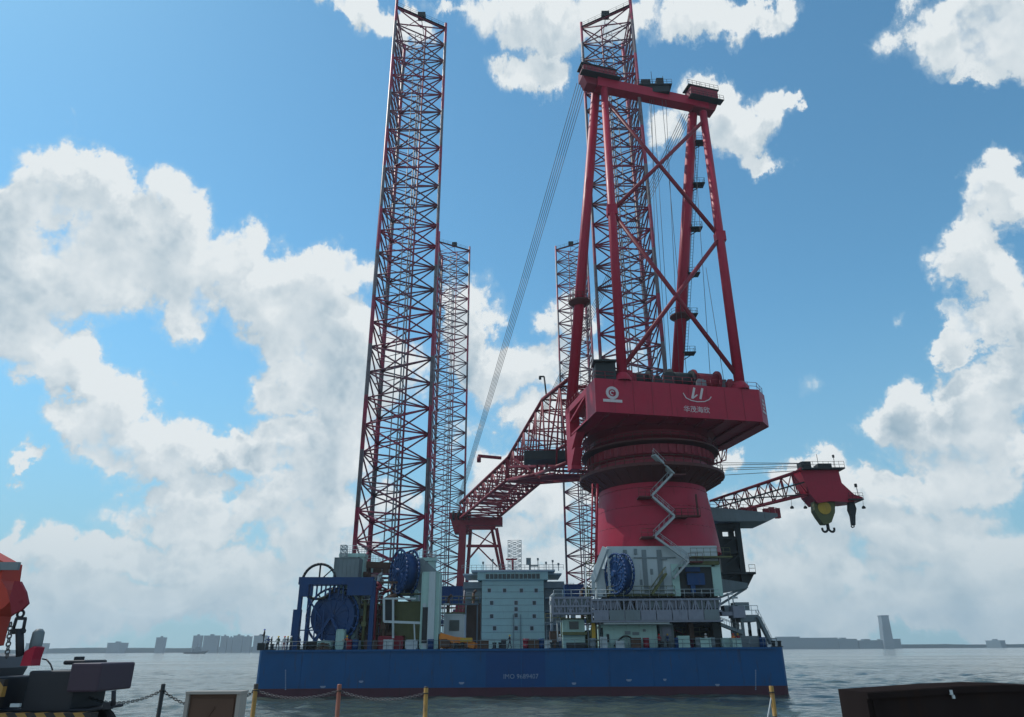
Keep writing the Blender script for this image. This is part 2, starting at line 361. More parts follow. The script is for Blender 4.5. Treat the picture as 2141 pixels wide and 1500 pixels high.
# ================================================================== SETTING
WL = 0.3
import numpy as np
def water_sheet():
    """one sheet: a finely divided choppy part round the barge, flat out to the far shores"""
    ny, nx = 620, 380; Y0w, Y1w, S = 56.0, 760.0, 0.90
    yy = Y0w*np.exp(np.linspace(0, 1, ny)*math.log(Y1w/Y0w)); ss = np.linspace(-S, S, nx)
    Yg, Sg = np.meshgrid(yy, ss, indexing='ij'); Xg = Sg*Yg
    rs = np.random.RandomState(5); Z = np.zeros_like(Xg); sp = Yg*0.0052
    env = 0.75+0.35*np.sin(Xg*.021+1.3+1.4*np.sin(Yg*.017))*np.sin(Yg*.031+.6*np.sin(Xg*.013))
    for i in range(64):
        lam = 1.3*(9.0/1.3)**rs.rand(); th = math.radians(200+rs.normal()*48); k = 2*math.pi/lam
        a_ = 0.0058*lam*rs.uniform(.5, 1.1); ph = rs.rand()*6.283
        w_ = np.clip((lam/sp-2.2)/2.0, 0, 1)
        q = k*(Xg*math.sin(th)+Yg*math.cos(th))+ph+.5*np.sin(Xg*.11+Yg*.07+i)
        Z += a_*w_*(np.sin(q)+.22*np.cos(2*q))
    edge = np.clip((Yg-Y0w)/6, 0, 1)*np.clip((Y1w-Yg)/120, 0, 1)*np.clip((S-np.abs(Sg))/.03, 0, 1)
    Z = WL+Z*env*edge
    V = np.stack([Xg, Yg, Z], -1).reshape(-1, 3); n0 = len(V)
    idx = np.arange(ny*nx).reshape(ny, nx); F = np.stack([idx[:-1,:-1], idx[:-1,1:], idx[1:,1:], idx[1:,:-1]], -1).reshape(-1, 4)
    ex = np.array([(-3400,-60,WL),(3400,-60,WL),(3400,3100,WL),(-3400,3100,WL)]); V = np.vstack([V, ex])
    c00, c01, c10, c11 = 0, nx-1, (ny-1)*nx, ny*nx-1
    F = [tuple(int(a) for a in f) for f in F]
    F += [(n0, n0+1) + tuple(int(a) for a in idx[0, ::-1]), (n0+1, n0+2) + tuple(int(a) for a in idx[::-1, -1]),
          (n0+2, n0+3) + tuple(int(a) for a in idx[-1, :]), (n0+3, n0) + tuple(int(a) for a in idx[:, 0])]
    me = bpy.data.meshes.new('water'); me.from_pydata(V.tolist(), [], F); me.polygons.foreach_set('use_smooth', [True]*len(F)); me.materials.append(M['water']); me.update()
    ob = bpy.data.objects.new('water', me); COL.objects.link(ob); tag(ob, kind='structure')
water_sheet()
m = MB(); m.box(-90, 90, -40, 13.8, -6, 4.35); m.box(-90, 90, 13.8, 14.15, 3.4, 4.25); o = m.build('quay_pavement', 'conc'); tag(o, kind='structure')
# far shores: low land with a ragged tree line
def shore(name, u0, u1, Y, h, seed, thick=400):
    r = random.Random(seed); x0, x1 = at(u0, 1356, Y).x, at(u1, 1356, Y).x
    n = 90; top = []; hh = h
    for i in range(n+1):
        hh += r.uniform(-.18, .18)*h; hh = max(.55*h, min(1.5*h, hh)); top.append((x0+(x1-x0)*i/n, Y, WL+hh))
    mm = MB(); mm.prism(top + [(x1, Y, WL-2), (x0, Y, WL-2)], (0, thick, 0))
    return mm.build(name, 'land')
tag(shore('far_shore', -400, 1100, 2450, 11, 3), kind='structure')
tag(shore('far_shore', 1050, 2600, 2350, 10, 4), kind='structure')

def far_box(name, u0, vt, u1, Y, dep, mat, label, cat, group=None, steps=None, win=True):
    x0, x1 = at(u0, 1340, Y).x, at(u1, 1340, Y).x; z = at((u0+u1)/2, vt, Y).z
    r0 = root(name, ((x0+x1)/2, Y, WL), label, cat, group)
    w_ = MB(); w_.box(x0, x1, Y, Y+dep, WL, z); w_.build('wall', mat, r0)
    rf = MB(); rf.box(x0-.6, x1+.6, Y-.6, Y+dep+.6, z+.002, z+1.2); rf.cbox(((x0+x1)/2, Y+dep/2, z+3), (x1-x0)*.25, dep*.3, 4); rf.build('roof', 'bldg2', r0)
    return r0
G = 'distant buildings on the left shore'
for (a, vt, b, lab) in [(326,1334,344,'small distant block standing alone on the left shore'),(403,1330,420,'tall narrow distant block beside the harbour tug'),
    (425,1330,456,'wide distant slab block right of the narrow one'),(461,1331,474,'distant block at the left end of the housing row'),
    (476,1334,486,'lower distant block between two taller ones in the housing row'),(487,1330,506,'broad distant block in the middle of the housing row'),
    (508,1332,524,'squat distant block right of the broad one'),(530,1330,556,'distant block partly hidden behind the end of the barge')]:
    far_box('apartment_block', a, vt, b, 2300, 14, 'bldg', lab, 'building', G, win=False)
far_box('warehouse', 56, 1346, 82, 2400, 60, 'bldg2', 'low distant shed at the far left of the shore', 'building', None, win=False)
far_box('warehouse', 226, 1345, 250, 2400, 60, 'bldg2', 'low hazy distant shed on the left shore beside a small block', 'building', None, win=False)
G = 'sheds of the shipyard on the right shore'
for (a, vt, b, lab) in [(1560,1335,1752,'long pale distant shed just right of the barge'),(1753,1337,1792,'distant shed with dark end doors left of the tower'),
    (1795,1340,1848,'long low distant shed at the foot of the leaning tower'),(1858,1337,1883,'small distant block right of the tower foot'),
    (2091,1340,2101,'small reddish distant block near the right edge')]:
    far_box('shipyard_shed', a, vt, b, 2250, 70, 'bldg2', lab, 'building', G, win=False)
r0 = root('shipyard_tower', at(1864, 1350, 2240), 'tall slim grey tower on the right shore', 'tower')
m = MB(); a = at(1857, 1350, 2240); x0, x1 = at(1843, 1290, 2240).x, at(1858, 1290, 2240).x; zt = at(1850, 1289, 2240).z
xb0, xb1 = at(1849, 1350, 2240).x, at(1870, 1350, 2240).x
m.add([(xb0,2240,WL),(xb1,2240,WL),(xb1,2262,WL),(xb0,2262,WL),(x0,2240,zt),(x1,2240,zt),(x1,2262,zt),(x0,2262,zt)],[(3,2,1,0),(4,5,6,7),(0,1,5,4),(1,2,6,5),(2,3,7,6),(3,0,4,7)])
m.build('shaft', 'bldg', r0); m = MB(); m.box(x0-1, x1+1, 2239, 2263, zt+.01, zt+3); m.build('cap', 'bldg2', r0)
# harbour tug near the left shore
b = at(408, 1360, 1500)
r0 = root('tug_boat', (b.x, 1500, WL), 'dark tug boat under way in front of the left shore', 'boat')
m = MB(); m.prism([(b.x-22,1500,WL-.5),(b.x+16,1500,WL-.5),(b.x+24,1500,WL+5.5),(b.x+8,1500,WL+3.5),(b.x-22,1500,WL+3)], (0,8,0)); m.build('hull', 'dark', r0)
m = MB(); m.box(b.x-4, b.x+9, 1501.5, 1506.5, WL+3.5, WL+9); m.box(b.x-1, b.x+6, 1502, 1506, WL+9, WL+12.5); m.build('wheelhouse', 'grey', r0)
m = MB(); m.tube((b.x+2,1504,WL+12.5),(b.x+2,1504,WL+20),.35); m.build('mast', 'dark', r0)
m = MB(); m.tube((b.x-6,1504,WL+3.5),(b.x-6,1504,WL+9.5),1.0); m.build('funnel', 'dark', r0)

# ================================================================== THE BARGE
HY = 101.0; XL, XR = at(537, 1400, HY).x, at(1644, 1400, HY).x; HB = 213.0
hullr = root('jack_up_barge', ((XL+XR)/2, (HY+HB)/2, WL), 'long dark blue jack-up barge afloat in the harbour', 'barge')
def hull_poly(z, c=.35, off=0.0):
    return [(XL-off+c, HY-off, z),(XR+off-c, HY-off, z),(XR+off, HY-off+c, z),(XR+off, HB, z),(XL-off, HB, z),(XL-off, HY-off+c, z)]
BT = 1.35
m = MB(); m.prism(hull_poly(BT), (0,0,DECK-BT)); m.build('hull', 'hull', hullr)
m = MB(); m.prism(hull_poly(-2.5, .35, .003), (0,0,BT+2.5)); m.build('bottom_paint', 'boot', hullr)
m = MB(); m.beam((XL+1, HY-.1, DECK-.12),(XR-1, HY-.1, DECK-.12), .18, .26); m.build('gunwale', 'hull', hullr)
for k in range(1, 12):
    x = XL+(XR-XL)*k/12; m = MB(); m.box(x-.05, x+.05, HY-.04, HY-.002, BT+.01, DECK-.3); m.build('plate_seam', 'hull', hullr)
m = MB(); a, b = at(1016,1362,HY), at(1141,1433,HY); m.box(a.x, b.x, HY-.012, HY-.001, BT+.02, DECK-.3); m.build('repainted_panel', 'hull2', hullr)
m = MB(); text_mb(m, 'IMO 9689407', 0.82, at(1089, 1419.5, HY-.03), (1,0,0), (0,0,1)); m.build('registration_number', 'hletter', hullr)
for (u, v, w_) in [(755,1425,8),(675,1436,10),(965,1428,10),(1315,1422,10),(1390,1421,6),(1500,1432,8),(1200,1429,8)]:
    m = MB(); p = at(u, v, HY-.02); m.cbox(p, w_/14.5, .03, .16); m.cbox(p+Vector((0,-.005,-.13)), w_/22, .02, .09); m.build('hull_mark', 'hletter', hullr)
for u in (597, 1580):
    m = MB()
    for k in range(12): p = at(u, 1402+k*3.6, HY-.02); m.cbox(p, .14, .03, .13)
    m.build('draught_scale', 'hletter', hullr)
m = MB(); m.rail([(XL+.6, HY+.5, DECK),(XR-.6, HY+.5, DECK)], 1.05, .03, 1.8, 2); m.build('deck_railing', 'grey', hullr)
m = MB(); m.rail([(XR-.5, HY+.6, DECK),(XR-.5, HB-2, DECK)], 1.1, .03, 2.4, 3); m.build('deck_railing', 'grey', hullr)
m = MB(); m.rail([(XL+.5, HY+.6, DECK),(XL+.5, HB-2, DECK)], 1.1, .03, 2.4, 3); m.build('deck_railing', 'grey', hullr)

# ================================================================== LATTICE LEGS
BAY, NB, Z0 = 4.5, 27, 7.4
ZT = Z0 + BAY*NB
def make_leg(sx, cx, cy, label):
    """sx=-1: two chords on the left side; +1 mirrored. cx, cy = plan centre"""
    r_ = root('jack_up_tower', (cx, cy, DECK), label, 'leg tower', 'lattice legs of the jack-up barge')
    A = Vector((cx+sx*3.25, cy-5.6, 0)); B = Vector((cx+sx*3.25, cy+5.6, 0)); C = Vector((cx-sx*6.45, cy, 0))
    P3 = [A, B, C]; cen = (A+B+C)/3
    for i, p in enumerate(P3):
        c_ = MB(); top = ZT + (4.0 if i == 0 else 1.6)
        c_.tube(p+Vector((0,0,-.5)), p+Vector((0,0,top)), .30, n=10)
        d = (cen-p).normalized(); s_ = d.cross(Vector((0,0,1)))
        for k in (-1, 1):
            c_.beam(p+s_*k*.34+Vector((0,0,-.5)), p+s_*k*.34+Vector((0,0,top-.2)), .14, .10)
        c_.build('chord', 'legc', r_)
    bay = MB(); b0 = Vector((0,0,Z0)); b1 = Vector((0,0,Z0+BAY))
    for (p, q) in ((A,B),(B,C),(C,A)):
        bay.tube(p+b0, q+b1, .14, n=6); bay.tube(q+b0, p+b1, .14, n=6)
        bay.tube(p+b1, q+b1, .145, n=6)
        mid = (p+q)/2 + (b0+b1)/2; bay.cbox(mid, .42, .42, .42)
    ms = [(A+B)/2, (B+C)/2, (C+A)/2]
    for i in range(3): bay.tube(ms[i]+b1, ms[(i+1)%3]+b1, .075, n=5)
    bo = bay.build('brace_bay', 'legb', r_)
    for k in range(1, NB):
        c_ = bo.copy(); COL.objects.link(c_); c_.parent = r_; c_.location = (0, 0, BAY*k)
    q = C.lerp((A+B)/2, .42)
    for (dx, dy, rr, zt) in ((0, -1.2, .17, ZT-1), (.9, .9, .13, ZT-14), (1.35, .9, .13, ZT-14), (2.2*1, -.6, .10, ZT-2)):
        m_ = MB(); p = q+Vector((dx*sx, dy, 0)); m_.tube(p+Vector((0,0,6.5)), p+Vector((0,0,zt)), rr, n=8); m_.build('caisson_pipe', 'pipe' if dx else 'legb', r_)
    m_ = MB(); mp = (A+C)/2+Vector((0,.3,ZT)); m_.beam(A+Vector((0,0,ZT+.12)), C+Vector((0,0,ZT+.12)), .8, .12); m_.cbox(mp+Vector((0,0,.9)), 1.6, 1.2, 1.3)
    m_.rail([A+Vector((0,-.35,ZT+.2)), C+Vector((0,-.35,ZT+.2))], 1.0, .03, 1.6, 2); m_.build('top_walkway', 'dark', r_)
    return r_
legs = [make_leg(-1, -20.25, 112.6, 'nearer red and grey lattice leg at the left end of the barge'),
        make_leg(1, 21.75, 112.6, 'nearer lattice leg passing up through the big red crane'),
        make_leg(-1, -20.4, 203.6, 'shorter looking far lattice leg behind the left leg'),
        make_leg(1, 21.3, 203.6, 'far lattice leg behind the crane, right of the boom rest')]

# jacking houses round the legs
def jack_house(label, cx, cy, sx, ht, mats=('green','brown')):
    r_ = root('jacking_frame', (cx, cy, DECK), label, 'jacking frame', 'jacking frames at the feet of the legs')
    for (px, py) in ((cx+sx*3.25, cy-5.6),(cx+sx*3.25, cy+5.6),(cx-sx*6.45, cy)):
        m_ = MB()
        for k in (-1, 1): m_.box(px+k*1.25-.55, px+k*1.25+.55, py-1.0, py+1.0, DECK, DECK+ht)
        m_.box(px-1.9, px+1.9, py-1.2, py+1.2, DECK+ht+.003, DECK+ht+.5); m_.build('rack_tower', mats[0], r_)
        for j in range(5):
            z = DECK+1.6+j*(ht-3)/4.5
            for k in (-1, 1):
                for e in (-.8, .8): m_ = MB(); m_.tube((px+k*2.5, py+e, z),(px+k*1.8, py+e, z), .42, n=10); m_.build('jack_motor', mats[1], r_)
    m_ = MB()
    for z in (DECK+ht*.45, DECK+ht*.93):
        pts = [(cx+sx*3.25, cy-5.6, z),(cx+sx*3.25, cy+5.6, z),(cx-sx*6.45, cy, z)]
        for a, b in ((0,1),(1,2),(2,0)): m_.beam(pts[a], pts[b], .7, .9)
    m_.build('ring_beams', mats[1], r_)
    z = DECK+ht+.5
    for (px, py) in ((cx+sx*3.25, cy-5.6),(cx+sx*3.25, cy+5.6),(cx-sx*6.45, cy)):
        m_ = MB(); m_.rail([(px-1.8,py-1.1,z),(px+1.8,py-1.1,z),(px+1.8,py+1.1,z),(px-1.8,py+1.1,z),(px-1.8,py-1.1,z)], 1.1, .03, 1.0, 2); m_.build('railing', 'white', r_)
    return r_
jack_house('grey green jacking frame with rusty motors around the left near leg', -20.25, 112.6, -1, 12.5)
jack_house('jacking frame at the foot of the far left leg', -20.4, 203.6, -1, 15, ('grey','blue'))
jack_house('jacking frame at the foot of the far right leg', 21.3, 203.6, 1, 15, ('grey','blue'))
# ================================================================== MAIN CRANE
CX, CY = 22.3, 112.6
cr = root('heavy_lift_crane', (CX, CY, DECK), 'huge red leg-encircling crane on the right side of the barge', 'crane')
# white base house
m = MB(); x0 = at(1272, 1200, 102.6).x; x1 = at(1505, 1200, 102.6).x; zb, zt = 13.0, at(1400, 1142, 102.6).z
base = m.box(x0, x1, 102.6, 121, zb, zt).build('base_house', 'white', cr)
# seams, frames and a shade-coloured bay plate, all proud of the wall
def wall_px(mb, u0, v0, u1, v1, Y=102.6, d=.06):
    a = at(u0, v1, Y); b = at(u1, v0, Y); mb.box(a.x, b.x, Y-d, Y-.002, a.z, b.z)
m = MB(); wall_px(m, 1416, 1185, 1494, 1243); m.build('bay_shade_plate', 'dark', base)  # flat dark plate, painted as the shade inside the bay
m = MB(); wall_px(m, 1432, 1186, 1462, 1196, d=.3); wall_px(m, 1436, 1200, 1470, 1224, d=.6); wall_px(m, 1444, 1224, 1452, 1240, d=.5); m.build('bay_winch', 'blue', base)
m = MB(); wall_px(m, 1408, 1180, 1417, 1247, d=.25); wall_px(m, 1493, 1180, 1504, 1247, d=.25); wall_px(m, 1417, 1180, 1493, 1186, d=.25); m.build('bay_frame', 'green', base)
m = MB()
for u in (1308, 1348, 1380): wall_px(m, u, 1150, u+2.2, 1244, d=.12)
wall_px(m, 1325, 1165, 1412, 1168, d=.14); wall_px(m, 1326, 1148, 1331, 1160, d=.2); wall_px(m, 1382, 1166, 1394, 1171, d=.2)
m.build('wall_stiffeners', 'grey', base)
for (u, v) in ((1318,1215),(1338,1212),(1360,1190),(1296,1230),(1370,1225)):
    m = MB(); wall_px(m, u, v, u+5, v+12, d=.05); m.build('vent_louvre', 'grey', base)
m = MB(); z = at(1450,1166,102).z; m.box(at(1445,1166,101.6).x, at(1530,1166,101.6).x, 101.2, 102.58, z-.1, z+.1)
m.box(at(1445,1176,101.6).x, at(1505,1176,101.6).x, 101.9, 102.58, z-1.0, z-.5)
m.rail([(at(1445,1166,101.3).x,101.3,z+.1),(at(1528,1166,101.3).x,101.3,z+.1)], 1.1, .03, 1.0, 2); m.build('side_gallery', 'olive', base)
m = MB(); m.beam((x0-.2, 102.5, zt-.2),(x0-2.0, 104, zb+1.8), .5, .9); m.beam((x0-2.0,104,zb+1.8),(x0-2.1,104.2,zb),.5,.5); m.build('side_brace', 'white', base)
# lower supports under the base house, down to the deck
m = MB()
for (u, w_) in ((1280,2.0),(1398,1.2),(1500,1.2)):
    x = at(u, 1320, 104).x; m.box(x-w_/2, x+w_/2, 104, 106, DECK, zb)
m.box(x0+.4, x1-.4, 110, 120, DECK, zb); m.build('support_columns', 'dark', cr)
# tapered red pedestal around the leg
prof = [(9.62, zt-.25),(9.6, 19.6),(9.45, 21.0),(8.9, 25.2),(8.35, 29.2),(8.25, 30.3),(8.25, 33.2)]
m = MB(); m.lathe((CX, CY, 0), prof, 72); ped = m.build('pedestal', 'red', cr)
# ring walkways and slewing bearing
m = MB(); m.lathe((CX, CY, 0), [(8.3,28.9),(10.9,30.5),(11.5,30.8),(11.5,31.25),(8.3,31.3)], 72, smooth=False)
for k in range(36):
    t = 2*math.pi*k/36; c_, s_ = math.cos(t), math.sin(t)
    m.beam((CX+8.5*c_, CY+8.5*s_, 29.2),(CX+11.2*c_, CY+11.2*s_, 30.7), .12, .5)
rg = m.build('ring_platform', 'ring', cr)
m = MB(); ppts = [(CX+11.3*math.cos(2*math.pi*k/48), CY+11.3*math.sin(2*math.pi*k/48), 31.25) for k in range(49)]
m.rail(ppts, 1.1, .045, 1.5, 2); m.build('ring_railing', 'brown', rg)
m = MB(); m.lathe((CX, CY, 0), [(8.3,31.4),(9.2,31.6),(9.2,32.6),(9.9,33.0),(9.9,34.4),(9.0,34.6),(9.0,35.6),(9.6,36.0),(9.6,37.3)], 72, smooth=False)
for k in range(48):
    t = 2*math.pi*k/48; m.cbox((CX+9.95*math.cos(t), CY+9.95*math.sin(t), 33.7), .4, .4, 1.2)
m.build('slewing_bearing', 'redd', cr)
m = MB(); m.lathe((CX, CY, 0), [(9.3,34.5),(11.0,34.7),(11.0,34.95),(9.3,34.9)], 64, smooth=False)
m.rail([(CX+10.9*math.cos(2*math.pi*k/48), CY+10.9*math.sin(2*math.pi*k/48), 34.95) for k in range(49)], 1.05, .04, 1.5, 2)
m.build('upper_ring_walkway', 'ring', cr)
# zig-zag stairs up the pedestal
def stair(mb, p, q, w_=.9, t=.28):
    mb.beam(p, q, w_, t); n_ = Vector((0, 0, .9)); p = Vector(p); q = Vector(q)
    for s_ in (-1, 1):
        o_ = Vector((0, s_*w_/2, 0)); mb.tube(p+o_+n_, q+o_+n_, .035, n=4)
        for k in range(5): c = p.lerp(q, k/4)+o_; mb.tube(c, c+n_, .025, n=4)
zz = [(1366,952),(1406,992),(1362,1038),(1410,1080),(1368,1122),(1440,1174),(1408,1210)]
ys = [100.6, 102.5, 102.9, 102.7, 102.1, 101.4, 101.6]
zp = [at(u, v, y) for (u, v), y in zip(zz, ys)]
for a, b in zip(zp, zp[1:]): mm = MB(); stair(mm, a, b); mm.build('stair_flight', 'pipe', cr)
for i, p in enumerate(zp[1:6]):
    s_ = 1 if i % 2 == 0 else -1
    mm = MB(); mm.box(min(p.x, p.x+s_*1.9), max(p.x, p.x+s_*1.9), p.y-.5, p.y+1.6, p.z-.22, p.z-.02)
    mm.rail([(p.x, p.y-.45, p.z),(p.x+s_*1.9, p.y-.45, p.z)], 1.05, .03, .9, 2); mm.build('stair_landing', 'ring', cr)
mm = MB(); p = at(1462, 1066, 103); q = at(1412, 1080, 102.9); mm.beam(q, (p.x, p.y, q.z), 1.0, .2); mm.rail([(q.x,q.y-.4,q.z),(p.x,q.y-.4,q.z)],1.05,.035,1.0,2)
mm.beam((p.x,104,q.z),(p.x,104,q.z+3.4),.25,.25); mm.build('side_catwalk', 'ring', cr)
stp = [at(1455,1218,101.2), at(1415,1198,101.8)]
mm = MB(); stair(mm, at(1362,1244,101.4), at(1392,1200,101.6)); mm.build('stair_flight', 'olive', cr)

# slewing platform: yawed 12 degrees
YAW = R(12.0); EX = Vector((math.cos(YAW), math.sin(YAW), 0)); EY = Vector((-math.sin(YAW), math.cos(YAW), 0))
P1 = Vector((at(1247, 868, 96.2).x, 96.2, 0)); ZL, ZH = 37.35, 42.5
def L(s, t, z): return P1 + EX*s + EY*t + Vector((0, 0, z))
plan = [(0,0),(26.3,0),(28.6,2.3),(28.6,16.0),(0,16.0)]
# the body is built with a real recess on its left side
m = MB(); m.prism([L(4.0,0,ZL), L(26.3,0,ZL), L(28.6,2.3,ZL), L(28.6,16,ZL), L(4.0,16,ZL)], (0,0,ZH-ZL))
m.prism([L(0,0,ZL), L(4.0,0,ZL), L(4.0,4.6,ZL), L(0,4.6,ZL)], (0,0,ZH-ZL))
plat = m.build('slewing_platform', 'red', cr)
m = MB(); m.prism([L(0,4.6,ZH-1.0), L(4,4.6,ZH-1.0), L(4,15.6,ZH-1.0), L(0,15.6,ZH-1.0)], (0,0,1.0))
m.prism([L(0,4.6,ZL), L(.5,4.6,ZL), L(.5,12.5,ZL), L(0,12.5,ZL)], (0,0,.35))
m.prism([L(0,4.6,ZL), L(4,4.6,ZL), L(4,12.5,ZL), L(0,12.5,ZL)], (0,0,.12))
m.prism([L(0,13.2,ZL-5.2), L(1.6,13.2,ZL-5.2), L(1.6,15.4,ZL-5.2), L(0,15.4,ZL-5.2)], (0,0,ZH-ZL+5.2))
m.beam(L(.3,4.8,ZH-1.0), L(.3,13.2,ZL+2.6), .5, .3)
for (t0, z0, z1) in ((9.8, ZL-.1, ZL-2.6),(11.0, ZL-2.3, ZL-4.6)):
    m.prism([L(0,13.2,z0), L(0,t0,z0), L(0,13.2,z1)], EX*1.4)
m.build('side_frame', 'red', plat)
m = MB(); m.cbox(L(2.2,8,ZL+1.6), 2.2, 2.4, 3.0); m.tube(L(1.6,9.5,ZL+.1), L(1.6,9.5,ZH-1.1), .3); m.tube(L(1.2,6.4,ZL+.1), L(1.2,6.4,ZL+2.6), .25); m.build('side_machinery', 'redd', plat)
# underside webs
m = MB()
for s_ in range(2, 27, 3): m.prism([L(s_,.4,ZL-.004), L(s_+.12,.4,ZL-.004), L(s_+.12,15.6,ZL-.004), L(s_,15.6,ZL-.004)], (0,0,-.28))
m.build('underside_ribs', 'redd', plat)
m = MB(); m.lathe((CX, CY, 0), [(9.4,36.6),(10.8,37.3)], 64); m.build('bearing_collar', 'redd', plat)
# lettering and emblems on the front face
NRM = -EY
def F_(u, v):            # point on the front face seen at that pixel
    d = ray(u, v); t = (P1 - EYE).dot(NRM) / d.dot(NRM); return EYE + d*t + NRM*.04
m = MB(); c = F_(1280, 822); ue, ve = EX, Vector((0,0,1))
def strokes(mb, c, pts, w_): 
    q = [c+ue*a+ve*b for a, b in pts]
    for a, b in zip(q, q[1:]): mb.beam(a, b, .06, w_, up=NRM) if False else mb.beam(a, b, w_, .05, up=NRM)
strokes(m, c, [(.78*math.cos(2*math.pi*k/24), .78*math.sin(2*math.pi*k/24)) for k in range(25)], .42)
strokes(m, c, [(.30*math.cos(a), .30*math.sin(a)) for a in [.6+k*.45 for k in range(11)]], .16)
m.build('round_emblem', 'letter', plat)
m = MB(); c2 = F_(1281, 838.5); m.beam(c2-EX*1.45, c2+EX*1.45, .42, .05, up=NRM); m.build('emblem_bar', 'letter', plat)
m = MB(); c = F_(1456, 824)
for x_, l_ in ((-.55, .12),(.75,.35)):
    q0 = c+EX*(x_-.22)+Vector((0,0,-.8)); q1 = c+EX*(x_+.3)+Vector((0,0,.95)); m.beam(q0, q1, .34, .05, up=NRM)
m.beam(c+EX*-.6+Vector((0,0,-.7)), c+EX*.1+Vector((0,0,-.15)), .2, .05, up=NRM)
strokes(m, c, [(-2.15,.0),(-1.75,-.75),(-1.0,-1.1),(0,-1.25),(1.2,-1.15),(2.0,-.75),(2.35,-.3)], .13)
m.build('bird_emblem', 'letter', plat)
m = MB(); text_mb(m, '华茂海欣', 1.05, F_(1457, 862), EX, (0,0,1)); m.build('company_lettering', 'letter', plat)
cf = (L(26.3,0,ZL+1.9)+L(28.6,2.3,ZL+1.9))/2; cd = (L(28.6,2.3,0)-L(26.3,0,0)).normalized(); cn = cd.cross(Vector((0,0,1)))
m = MB()
for z_, w_ in ((1.9,.9),(1.25,1.3),(.65,1.0),(0,1.9)): m.beam(cf+cn*.04-cd*w_/2+Vector((0,0,z_)), cf+cn*.04+cd*w_/2+Vector((0,0,z_)), .34, .05, up=cn)
m.build('corner_emblem', 'letter', plat)
for k in range(1, 9):
    m = MB(); a_ = L(k*2.93, -.02, ZL+.05); m.beam(a_, a_+Vector((0,0,ZH-ZL-.1)), .05, .03, up=NRM); m.build('plate_seam', 'redd', plat)
for z_ in (22.6, 25.4, 28.2):
    r_p = 9.6-(z_-19.6)*.128; m = MB(); m.ring((CX,CY,z_), r_p+.02, .035, (0,0,1), 60, 4); m.build('weld_seam', 'redd', ped)
# top edge railing and deck machinery on the platform
m = MB(); m.rail([L(.2,.2,ZH), L(26.2,.2,ZH), L(28.4,2.4,ZH), L(28.4,15.8,ZH)], 1.2, .04, 1.5, 2); m.rail([L(.2,.2,ZH), L(.2,15,ZH)], 1.2, .04, 1.5, 2); m.build('platform_railing', 'redd', plat)
def winch(s_, t_, r_, w_, mat='dark'):
    mb = MB(); c = L(s_, t_, ZH+r_+.5); a = EX*w_/2
    mb.tube(c-a, c+a, r_*.72, n=20)
    for k in (-1, 1): mb.tube(c+a*k-EX*.12, c+a*k+EX*.12, r_, n=24)
    for k in (-1, 1): mb.beam(c+a*k*1.1, Vector((c.x+a.x*k*1.1, c.y+a.y*k*1.1, ZH)), .5, 1.4)
    wb = mb.build('winch_drum', mat, plat)
    mb = MB(); mb.cbox(c+a*1.45+Vector((0,0,-.3)), 1.2, 1.2, 1.3); mb.build('winch_motor', 'grey', wb)
winch(8.5, 4.5, 1.5, 3.4); winch(15.2, 3.5, 1.6, 3.6); winch(19.6, 4.0, 1.8, 4.0, 'redd'); winch(12.0, 11, 1.6, 4.0); winch(20.0, 10.5, 1.7, 4.2)
m = MB(); m.cbox(L(2.2, 1.6, ZH+1.35), 3.0, 2.4, 2.6); m.cbox(L(4.6,1.4,ZH+.8), 1.6, 1.6, 1.5); m.cbox(L(2.0,1.2,ZH+2.9), 3.4, 2.8, .25); gh = m.build('generator_cabin', 'dark', plat)
m = MB(); m.box(L(3.2,0,0).x, L(6.2,0,0).x, 98.8, 101.2, ZH, ZH+2.2); m.build('machine_house', 'red', plat)
for (s_, t_, a_, b_, c_, mt) in [(6.6,2.2,1.4,1.2,1.7,'redd'),(10.6,1.6,1.2,1.0,1.3,'dark'),(12.6,2.0,1.6,1.2,2.2,'dark'),(17.6,1.5,1.4,1.0,1.3,'grey'),(22.6,1.6,1.2,1.0,1.6,'redd'),(25.4,3.4,1.2,1.2,1.5,'dark'),(16.5,6,1.8,1.5,3.6,'dark'),(22.5,6.0,1.5,1.8,3.2,'redd'),(9.8,8,2.2,2,3.4,'redd')]:
    m = MB(); m.cbox(L(s_, t_, ZH+c_/2), a_, b_, c_); m.cbox(L(s_, t_, ZH+c_+.08), a_*.6, b_*.6, .5); m.build('deck_machine', mt, plat)
m = MB(); p0 = L(18.4, 5.5, ZH)
for (a_, b_) in (((17.4,6,0),(19.4,6,4.6)),((21.4,6,0),(19.4,6,4.6)),((17.4,8,0),(19.4,8,4.6)),((21.4,8,0),(19.4,8,4.6)),((18.4,6,2.3),(20.4,6,2.3)),((19.4,6,4.6),(19.4,8,4.6))):
    m.beam(L(a_[0],a_[1],ZH+a_[2]), L(b_[0],b_[1],ZH+b_[2]), .22)
m.build('sheave_frame', 'redd', plat)

# A-frame
TL_f = at(1263, 186, 104.6); TL_b = at(1246, 188, 106.6); TR_f = at(1470, 236, 109.0); TR_b = at(1448, 240, 111.0)
BL_f = at(1301, 786, 97.9); BR_f = at(1546, 800, 102.0); BL_b = at(1193, 868, 117.5); BR_b = at(1411, 868, 121.0)
BL_f.z = ZH; BR_f.z = ZH
af = MB(); af.tube(BL_f, TL_f, .78, .66, n=20).build('back_stay', 'red', cr)
MB().tube(BR_f, TR_f, .80, .70, n=20).build('back_stay', 'red', cr)
MB().tube(BL_b, TL_b, .98, .84, n=22).build('front_leg', 'red', cr)
fr = MB().tube(BR_b, TR_b, 1.12, .92, n=22).build('front_leg', 'red', cr)
for p in (BL_f, BR_f):
    m = MB(); m.lathe((p.x, p.y, 0), [(1.35, ZH),(1.35, ZH+.5),(.8, ZH+1.3)], 20); m.build('stay_foot', 'red', cr)
m = MB()
